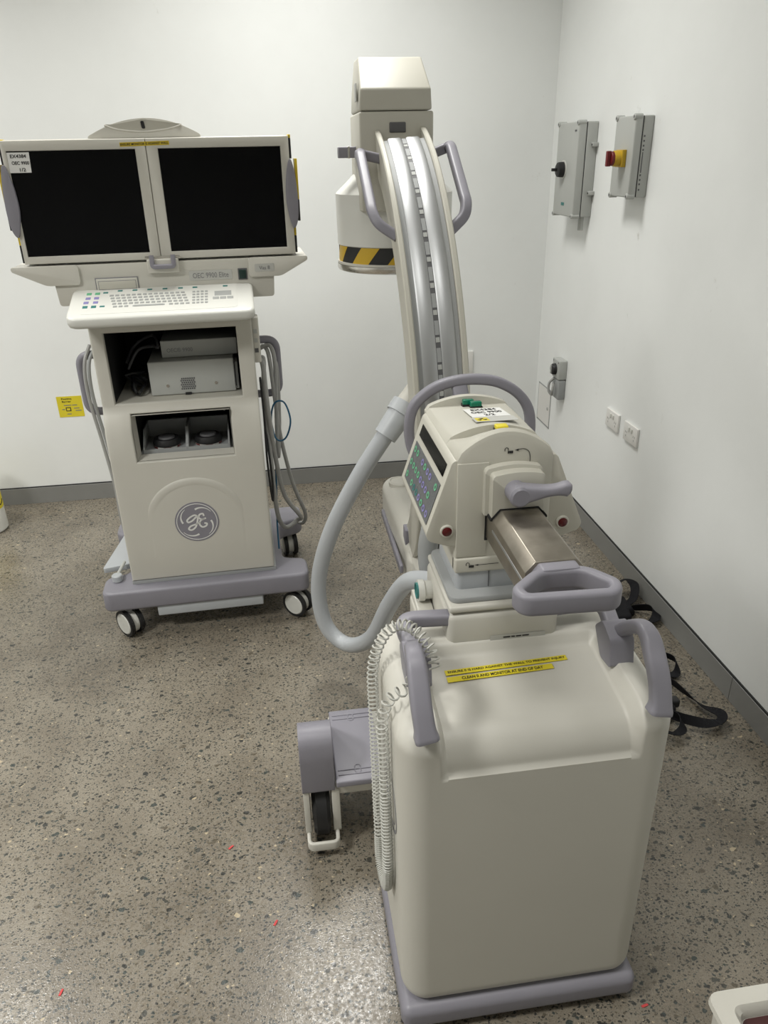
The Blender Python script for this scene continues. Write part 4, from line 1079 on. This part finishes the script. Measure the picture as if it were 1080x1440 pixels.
wmesh(MB().tube(smooth([(-0.15, 0.27, 0.745), (-0.08, 0.26, 0.76), (0.0, 0.25, 0.772), (0.08, 0.26, 0.768), (0.115, 0.25, 0.748), (0.08, 0.29, 0.755), (0.0, 0.30, 0.762), (-0.1, 0.31, 0.75)], 8), 0.004, 7), 'foot_switch_cable', 'cablegrey', 'grey cable coiled behind the foot switches', 'cable')
def wpart(mb, name, m, *_): return mb.build(name, m, WS)
# leads of the console, hung along its flanks
cx1 = x1
wpart(MB().tube(smooth([(0.262, 0.24, 0.93), (0.268, 0.14, 0.92), (0.270, 0.11, 0.80), (0.282, 0.14, 0.60), (0.305, 0.18, 0.42), (0.360, 0.21, 0.31), (0.352, 0.25, 0.275), (0.30, 0.22, 0.262), (0.272, 0.16, 0.36), (0.266, 0.13, 0.60), (0.266, 0.15, 0.85), (0.272, 0.22, 0.93), (0.262, 0.24, 0.93)], 8), 0.0085, 10), 'main_cable', 'cablegrey', 'thick grey cable looping down beside the right flank of the workstation', 'cable', None)
wpart(MB().tube(smooth([(0.275, 0.36, 0.95), (0.292, 0.26, 0.94), (0.300, 0.22, 0.80), (0.312, 0.24, 0.62), (0.345, 0.27, 0.42), (0.385, 0.30, 0.28), (0.375, 0.34, 0.215), (0.345, 0.38, 0.21)], 8), 0.0075, 10), 'signal_cable', 'cablegrey', 'outer grey cable hanging from the right handle to the rear castor', 'cable')
wpart(MB().tube(smooth([(0.258, 0.30, 0.95), (0.300, 0.28, 0.965), (0.312, 0.24, 0.90), (0.300, 0.21, 0.70), (0.296, 0.22, 0.56), (0.312, 0.26, 0.70), (0.318, 0.28, 0.88), (0.305, 0.33, 0.95)], 8), 0.0075, 10), 'spare_cable', 'cablegrey', 'short grey cable loop just inside the right handle', 'cable')
wpart(MB().tube(smooth([(0.272, 0.19, 0.90), (0.276, 0.16, 0.76), (0.290, 0.15, 0.66), (0.325, 0.15, 0.655), (0.348, 0.15, 0.72), (0.330, 0.15, 0.79), (0.293, 0.15, 0.785), (0.278, 0.17, 0.70), (0.284, 0.19, 0.58), (0.276, 0.20, 0.42), (0.268, 0.17, 0.30), (0.266, 0.13, 0.216)], 8), 0.0032, 8), 'network_cable', 'blue', 'thin blue cable with a round loop on the right flank of the workstation', 'cable')
wpart(MB().tube(smooth([(0.254, 0.10, 0.90), (0.255, 0.09, 0.76), (0.252, 0.08, 0.60), (0.258, 0.07, 0.45), (0.264, 0.09, 0.52), (0.257, 0.13, 0.70), (0.254, 0.16, 0.88)], 8), 0.0038, 8), 'black_lead', 'black', 'thin black lead lying against the right flank of the workstation', 'cable')
for k, (dx, lab) in enumerate(((0.0, 'inner dark grey cord hanging down the left flank of the workstation'), (-0.014, 'outer dark grey cord hanging from the left handle of the workstation'))):
    wpart(MB().tube(smooth([(-0.290+dx, 0.22, 1.006+0.012*k), (-0.312+dx, 0.19, 0.96), (-0.318+dx, 0.185, 0.85), (-0.305+dx, 0.20, 0.68), (-0.290+dx, 0.20, 0.50), (-0.292+dx, 0.21, 0.36), (-0.292+dx*0.6, 0.26, 0.224)], 8), 0.0060, 8), 'hanging_cord', 'cablegrey' if k else 'midgrey', lab, 'cord')

# ------------------------------------------------------------------ things on the walls
def prism_x(b, poly, a0, a1, bev=0): return b.prism(poly, 'x', a0, a1, bev)
def enclosure(name, y0, y1, z0, z1, xf, label):
    t = thing(name, (XR, (y0+y1)/2, z0), label, 'switch box')
    mid = xf+(XR-xf)*0.42
    MB().box(mid+0.002, XR-0.0005, y0, y1, z0, z1, 0.004).build('box_back', 'boxgrey', t)
    MB().box(xf, mid, y0, y1, z0, z1, 0.005).build('box_lid', 'boxgrey', t)
    MB().box(mid-0.001, mid+0.003, y0+0.002, y1-0.002, z0+0.002, z1-0.002).build('lid_seal', 'black', t)
    for y in (y0+0.008, y1-0.008):
        for z in (z0+0.004, z1-0.004):
            c = MB().disc((0, y, z), 0, 0.010, xf-0.004, mid-0.002, 'x', 16, 0.002).build('lid_screw_post', 'boxgrey', t)
            MB().disc((0, y, z), 0, 0.0045, xf-0.0046, xf-0.003, 'x', 10).build('screw', 'darkgrey', c)
    return t
b1 = enclosure('isolator_box', 3.205, 3.44, 1.328, 1.684, 1.238, 'tall grey isolator box with black rotary knob near the room corner')
kn_ = MB()
kn_.lathe([(0, -0.030), (0.022, -0.030), (0.028, -0.026), (0.030, -0.012), (0.030, 0.0), (0, 0)], (1.238, 3.345, 1.508), 'x', 24)
kn_ = kn_.build('rotary_knob', 'black', b1)
MB().box(1.186, 1.225, 3.339, 3.351, 1.502, 1.514, 0.002).build('knob_lever', 'black', kn_)
MB().disc((1.238, 3.345, 1.508), 0, 0.036, -0.003, 0, 'x', 28).build('knob_plate', 'bright', b1)
plate((1.2375, 3.325, 1.375), (0, -1, 0), (0, 0, 1), 0.035, 0.012).build('maker_label', 'teal', b1, smooth=False)
plate((1.2375, 3.235, 1.652), (0, -1, 0), (0, 0, 1), 0.020, 0.006).build('small_mark', 'darkgrey', b1, smooth=False)
for z in (1.42, 1.60):
    MB().box(1.295, XR-0.001, 3.188, 3.206, z-0.008, z+0.008, 0.002).build('wall_lug', 'boxgrey', b1)
    MB().disc((1.296, 3.197, z), 0, 0.004, -0.002, 0.001, 'x', 10).build('lug_screw', 'black', b1)
MB().disc((1.288, 3.23, 0), 0, 0.011, 1.275, 1.328, 'z', 16).build('cable_gland', 'boxgrey', b1)
b2 = enclosure('isolator_switch', 2.725, 2.885, 1.425, 1.684, 1.252, 'smaller grey switch box with red and yellow rotary handle')
ys = MB().box(1.236, 1.252, 2.770, 2.826, 1.523, 1.579, 0.002).build('yellow_plate', 'amber', b2)
MB().lathe([(0, -0.022), (0.024, -0.022), (0.026, -0.018), (0.026, 0), (0, 0)], (1.236, 2.798, 1.551), 'x', 28).build('yellow_collar', 'amber', ys)
rh = MB().disc((1.214, 2.798, 1.551), 0, 0.0235, -0.010, 0.002, 'x', 28, 0.002).build('red_handle', 'redknob', ys)
MB().box(1.190, 1.206, 2.790, 2.806, 1.526, 1.576, 0.003).build('red_grip', 'redknob', ys)
for z in (1.620, 1.605, 1.59, 1.577, 1.497, 1.482, 1.468, 1.45):
    MB().box(1.287, 1.292, 2.7238, 2.7256, z-0.003, z+0.003).build('side_slot', 'darkgrey', b2, smooth=False)
MB().box(1.288, 1.291, 2.7238, 2.7256, 1.505, 1.570).build('side_slot', 'darkgrey', b2, smooth=False)
# weatherproof outlet
u = thing('switched_outlet', (XR, 3.36, 0.5), 'narrow grey switched outlet with black dial low near the corner', 'outlet')
MB().box(1.280, XR-0.0005, 3.318, 3.408, 0.602, 0.692, 0.005).build('switch_body', 'boxgrey', u)
MB().box(1.283, XR-0.0005, 3.319, 3.407, 0.505, 0.599, 0.006).build('socket_body', 'midgrey', u)
d_ = MB().lathe([(0, -0.018), (0.022, -0.018), (0.026, -0.012), (0.027, 0), (0, 0)], (1.280, 3.368, 0.645), 'x', 24).build('black_dial', 'black', u)
MB().box(1.256, 1.264, 3.364, 3.372, 0.625, 0.666, 0.001).build('dial_pointer', 'boxgrey', d_)
MB().tube(smooth([(1.275, 3.365, 0.60), (1.258, 3.375, 0.575), (1.256, 3.37, 0.54), (1.268, 3.36, 0.522), (1.264, 3.345, 0.545), (1.272, 3.35, 0.58)], 6), 0.006, 8).build('plug_lead', 'cablegrey', u)
for y in (3.33, 3.396):
    MB().disc((1.280, y, 0.682), 0, 0.004, -0.001, 0.001, 'x', 10).build('screw', 'darkgrey', u)
# flush access panel
ap_ = thing('access_panel', (XR, 3.59, 0.297), 'flush white access panel with small latch in the right wall', 'access panel')
MB().box(XR-0.0025, XR+0.002, 3.505, 3.678, 0.306, 0.490).build('panel_door', 'socket', ap_, smooth=False)
fr = MB()
fr.box(XR-0.0016, XR+0.002, 3.498, 3.685, 0.490, 0.496); fr.box(XR-0.0016, XR+0.002, 3.498, 3.685, 0.297, 0.303); fr.box(XR-0.0016, XR+0.002, 3.498, 3.5035, 0.297, 0.496); fr.box(XR-0.0016, XR+0.002, 3.6795, 3.685, 0.297, 0.496)
fr.build('panel_gap', 'midgrey', ap_, smooth=False)
MB().disc((XR-0.003, 3.53, 0.395), 0, 0.008, -0.003, 0.001, 'x', 14).build('latch', 'boxgrey', ap_)
# double sockets
for yc, zc, lab in ((2.770, 0.5845, 'white double power socket nearer the room corner'), (2.598, 0.5840, 'white double power socket farther from the room corner')):
    s_ = thing('double_socket', (XR, yc, zc-0.037), lab, 'power socket', group='power sockets on the right wall')
    MB().box(XR-0.010, XR-0.0003, yc-0.058, yc+0.058, zc-0.037, zc+0.037, 0.002).build('socket_plate', 'socket', s_)
    for dy in (-0.012, 0.012):
        MB().box(XR-0.0135, XR-0.0095, yc+dy-0.006, yc+dy+0.006, zc+0.008, zc+0.024, 0.001).build('rocker_switch', 'bright', s_)
    for dy in (-0.034, 0.034):
        for oy, oz in ((-0.006, 0.006), (0.006, 0.006), (0.0, -0.008)):
            MB().box(XR-0.0104, XR-0.0096, yc+dy+oy-0.001, yc+dy+oy+0.001, zc-0.008+oz-0.004, zc-0.008+oz+0.004).build('pin_slot', 'darkgrey', s_, smooth=False)
# plate on the back wall half hidden by the C
bwp = MB().box(0.895, 0.970, YB-0.010, YB-0.0003, 0.545, 0.665, 0.002).build('wall_plate', 'socket')
tag(bwp, 'white wall plate on the back wall half hidden by the C-arm', 'wall plate')
# yellow notice on the back wall
ys_ = plate((-1.045, YB-0.0004, 0.497), (1, 0, 0), (0, 0, 1), 0.118, 0.104, 0.0008).build('warning_notice', 'tape', smooth=False)
tag(ys_, 'yellow warning notice stuck low on the back wall beside the workstation', 'notice')
for tx, dx, dz, w_ in (('Positive', 0.0, 0.040, 0.048), ('Barrier', -0.002, 0.026, 0.042)):
    text(tx, (-1.045+dx-0.012, YB-0.0016, 0.497+dz), (1, 0, 0), (0, 0, 1), w_, 0.009, 'ink', ys_, bold=0.01)
dashes = MB()
for xa_, xb_, z_ in ((-1.075, -1.040, 0.504), (-1.036, -1.012, 0.504), (-1.086, -1.072, 0.484), (-1.030, -1.004, 0.488), (-1.024, -0.996, 0.476), (-1.066, -1.046, 0.460)):
    dashes.add(*ribbon2d([(xa_, z_), (xb_, z_)], 0.004, (0, YB-0.0013, 0), (1, 0, 0), (0, 0, 1)))
dashes.build('small_print', 'greyink', ys_, smooth=False)
fr = MB().box(-1.068, -1.044, YB-0.0018, YB-0.0012, 0.474, 0.494).build('notice_pictogram', 'ink', ys_, smooth=False)
MB().box(-1.064, -1.048, YB-0.0021, YB-0.0017, 0.478, 0.490).build('pictogram_inside', 'tape', ys_, smooth=False)

# ------------------------------------------------------------------ floor items
def webbing(name, pts, w, label, closed=False):
    P = smooth(pts, 8)
    b = MB(); vs = []; n = len(P)
    # band stands half on edge, twisting along its run
    rings = []
    for i, p in enumerate(P):
        t = (P[min(i+1, n-1)]-P[max(i-1, 0)]).normalized()
        a = R(25+50*math.sin(i*0.13))
        side = t.cross(V((0, 0, 1))).normalized()
        u = (side*math.cos(a)+V((0, 0, 1))*math.sin(a)).normalized(); nn = t.cross(u).normalized()
        h = w/2*abs(math.sin(a))+0.002
        c = V((p.x, p.y, max(p.z, h)))
        rings.append([c+u*w/2+nn*0.0011, c-u*w/2+nn*0.0011, c-u*w/2-nn*0.0011, c+u*w/2-nn*0.0011])
    b.loft(rings)
    return b.build(name, 'strap', None, 60)
sA = thing('webbing_strap', (1.22, 2.25, 0), 'black webbing strap lying by the skirting behind the end handle', 'strap')
o = webbing('strap_band', [(1.13, 2.20, 0.012), (1.16, 2.27, 0.03), (1.20, 2.34, 0.05), (1.255, 2.385, 0.06), (1.285, 2.355, 0.05), (1.25, 2.29, 0.03), (1.19, 2.265, 0.016), (1.24, 2.25, 0.02), (1.285, 2.225, 0.03), (1.295, 2.185, 0.03), (1.265, 2.155, 0.02), (1.21, 2.165, 0.012), (1.15, 2.20, 0.014), (1.10, 2.19, 0.012)], 0.034, '')
o.parent = sA; o.location = o.location-V((1.22, 2.25, 0))
b = MB(); b.rgrid(1.11, 1.20, 2.165, 2.255, 0.003, 0.045, 0.015, (1, 1, 1), 3, lambda p: (p.x+0.2*(p.y-2.2), p.y, p.z)); b.build('strap_bundle', 'strap', sA)
b = MB(); b.rgrid(1.05, 1.12, 2.13, 2.18, 0.003, 0.028, 0.010, (1, 1, 1), 3); b.build('strap_buckle', 'black', sA)
b = MB(); b.rgrid(1.12, 1.235, 2.20, 2.30, 0.003, 0.05, 0.018, (1, 1, 1), 3, lambda p: (p.x, p.y+0.3*(p.x-1.17), p.z*(0.7+0.3*math.sin(p.x*90)))); b.build('strap_bundle', 'strap', sA)
sB = thing('webbing_strap', (1.12, 1.75, 0), 'black webbing strap with hook lying between the cabinet and the skirting', 'strap')
def band(pts, w):
    o = webbing('strap_band', pts, w, ''); o.parent = sB; o.location = o.location-V((1.12, 1.75, 0)); return o
band([(1.16, 1.97, 0.014), (1.20, 1.945, 0.03), (1.222, 1.90, 0.035), (1.205, 1.855, 0.02), (1.170, 1.86, 0.016), (1.165, 1.90, 0.02), (1.185, 1.93, 0.03)], 0.026)
band([(1.12, 1.90, 0.014), (1.165, 1.83, 0.015), (1.185, 1.77, 0.016), (1.205, 1.69, 0.02), (1.232, 1.64, 0.03), (1.215, 1.608, 0.03), (1.165, 1.605, 0.03), (1.115, 1.632, 0.03), (1.075, 1.665, 0.03), (1.04, 1.70, 0.02)], 0.030)
band([(1.04, 1.68, 0.02), (1.075, 1.665, 0.035), (1.095, 1.63, 0.04), (1.085, 1.59, 0.035), (1.055, 1.578, 0.03), (1.03, 1.60, 0.03), (1.03, 1.64, 0.03), (1.055, 1.655, 0.035)], 0.026)
b = MB(); b.rgrid(1.04, 1.105, 1.66, 1.735, 0.003, 0.05, 0.014, (1, 1, 1), 3); b.build('strap_bundle', 'strap', sB)
b = MB(); b.rgrid(1.09, 1.13, 1.69, 1.72, 0.02, 0.05, 0.008, (1, 1, 1), 3); b.build('strap_buckle', 'black', sB)
b = MB(); b.rgrid(1.14, 1.20, 1.88, 1.96, 0.003, 0.045, 0.015, (1, 1, 1), 3, lambda p: (p.x+0.3*(p.y-1.92), p.y, p.z)); b.build('strap_bundle', 'strap', sB)
# white container at the left edge of the view
bt = thing('plastic_container', (-1.452, 3.44, 0), 'white plastic container with yellow label cut by the left edge', 'container')
MB().lathe([(0, 0.0), (0.082, 0.0), (0.09, 0.01), (0.09, 0.30), (0.07, 0.34), (0.04, 0.36), (0, 0.36)], (-1.452, 3.44, 0), 'z', 36).build('container_body', 'bright', bt)
MB().lathe([(0.0902, 0.115), (0.0906, 0.115), (0.0906, 0.26), (0.0902, 0.26)], (-1.452, 3.44, 0), 'z', 36).build('container_label', 'tape', bt)
for z, r_ in ((0.21, 0.022), (0.165, 0.018)):
    P = [V((-1.452+0.0912*math.cos(R(-50+8*i)), 3.44+0.0912*math.sin(R(-50+8*i)), z+0.02*math.sin(i*0.9)-0.012)) for i in range(8)]
    MB().tube(P, 0.0022, 6).build('label_print', 'ink', bt)
MB().lathe([(0, 0.36), (0.03, 0.36), (0.03, 0.39), (0, 0.39)], (-1.452, 3.44, 0), 'z', 24).build('container_cap', 'bright', bt)
# corner of a white trolley bin at the lower right edge
tb = thing('plastic_bin', (0.68, 0.36, 0), 'white plastic rim around a dark red recess at the lower right corner', 'bin')
def rimring(r0, z): return [V((x, y, z)) for x, y in r2([(0.474+r0, 0.545-r0), (0.474+r0, 0.18+r0), (0.88-r0, 0.18+r0), (0.88-r0, 0.545-r0)], max(0.004, 0.016-r0*0.1), 5)]
MB().loft([rimring(0.03, 0.0), rimring(0.006, 0.585), rimring(0.0, 0.592), rimring(0.001, 0.600), rimring(0.022, 0.602), rimring(0.028, 0.596), rimring(0.030, 0.585)]).build('bin_shell', 'white', tb)
MB().loft([rimring(0.031, 0.584), rimring(0.031, 0.5865)]).build('bin_liner', 'darkred', tb)
# scraps of red paper on the floor
for (x, y, a, lab) in ((-0.225, 1.401, 40, 'tiny red scrap on the floor left of the outrigger wheel'), (-0.115, 1.174, 60, 'tiny red scrap on the floor left of the cabinet base'), (-0.565, 1.084, 75, 'tiny red scrap near the lower left of the floor'), (0.63, 0.872, 10, 'tiny red scrap at the right rear corner of the cabinet base')):
    P = [V((x+0.65*(dx*math.cos(R(a))-dy*math.sin(R(a))), y+0.65*(dx*math.sin(R(a))+dy*math.cos(R(a))), z)) for dx, dy, z in ((-0.011, -0.003, 0.0012), (0.0, -0.0045, 0.003), (0.012, -0.002, 0.0012), (0.010, 0.004, 0.0012), (0.0, 0.003, 0.0034), (-0.012, 0.004, 0.0012))]
    b = MB().loft([[p-V((0, 0, 0.001)) for p in P], P]); tag(b.build('paper_scrap', 'scrap'), lab, 'scrap', 'red scraps on the floor')
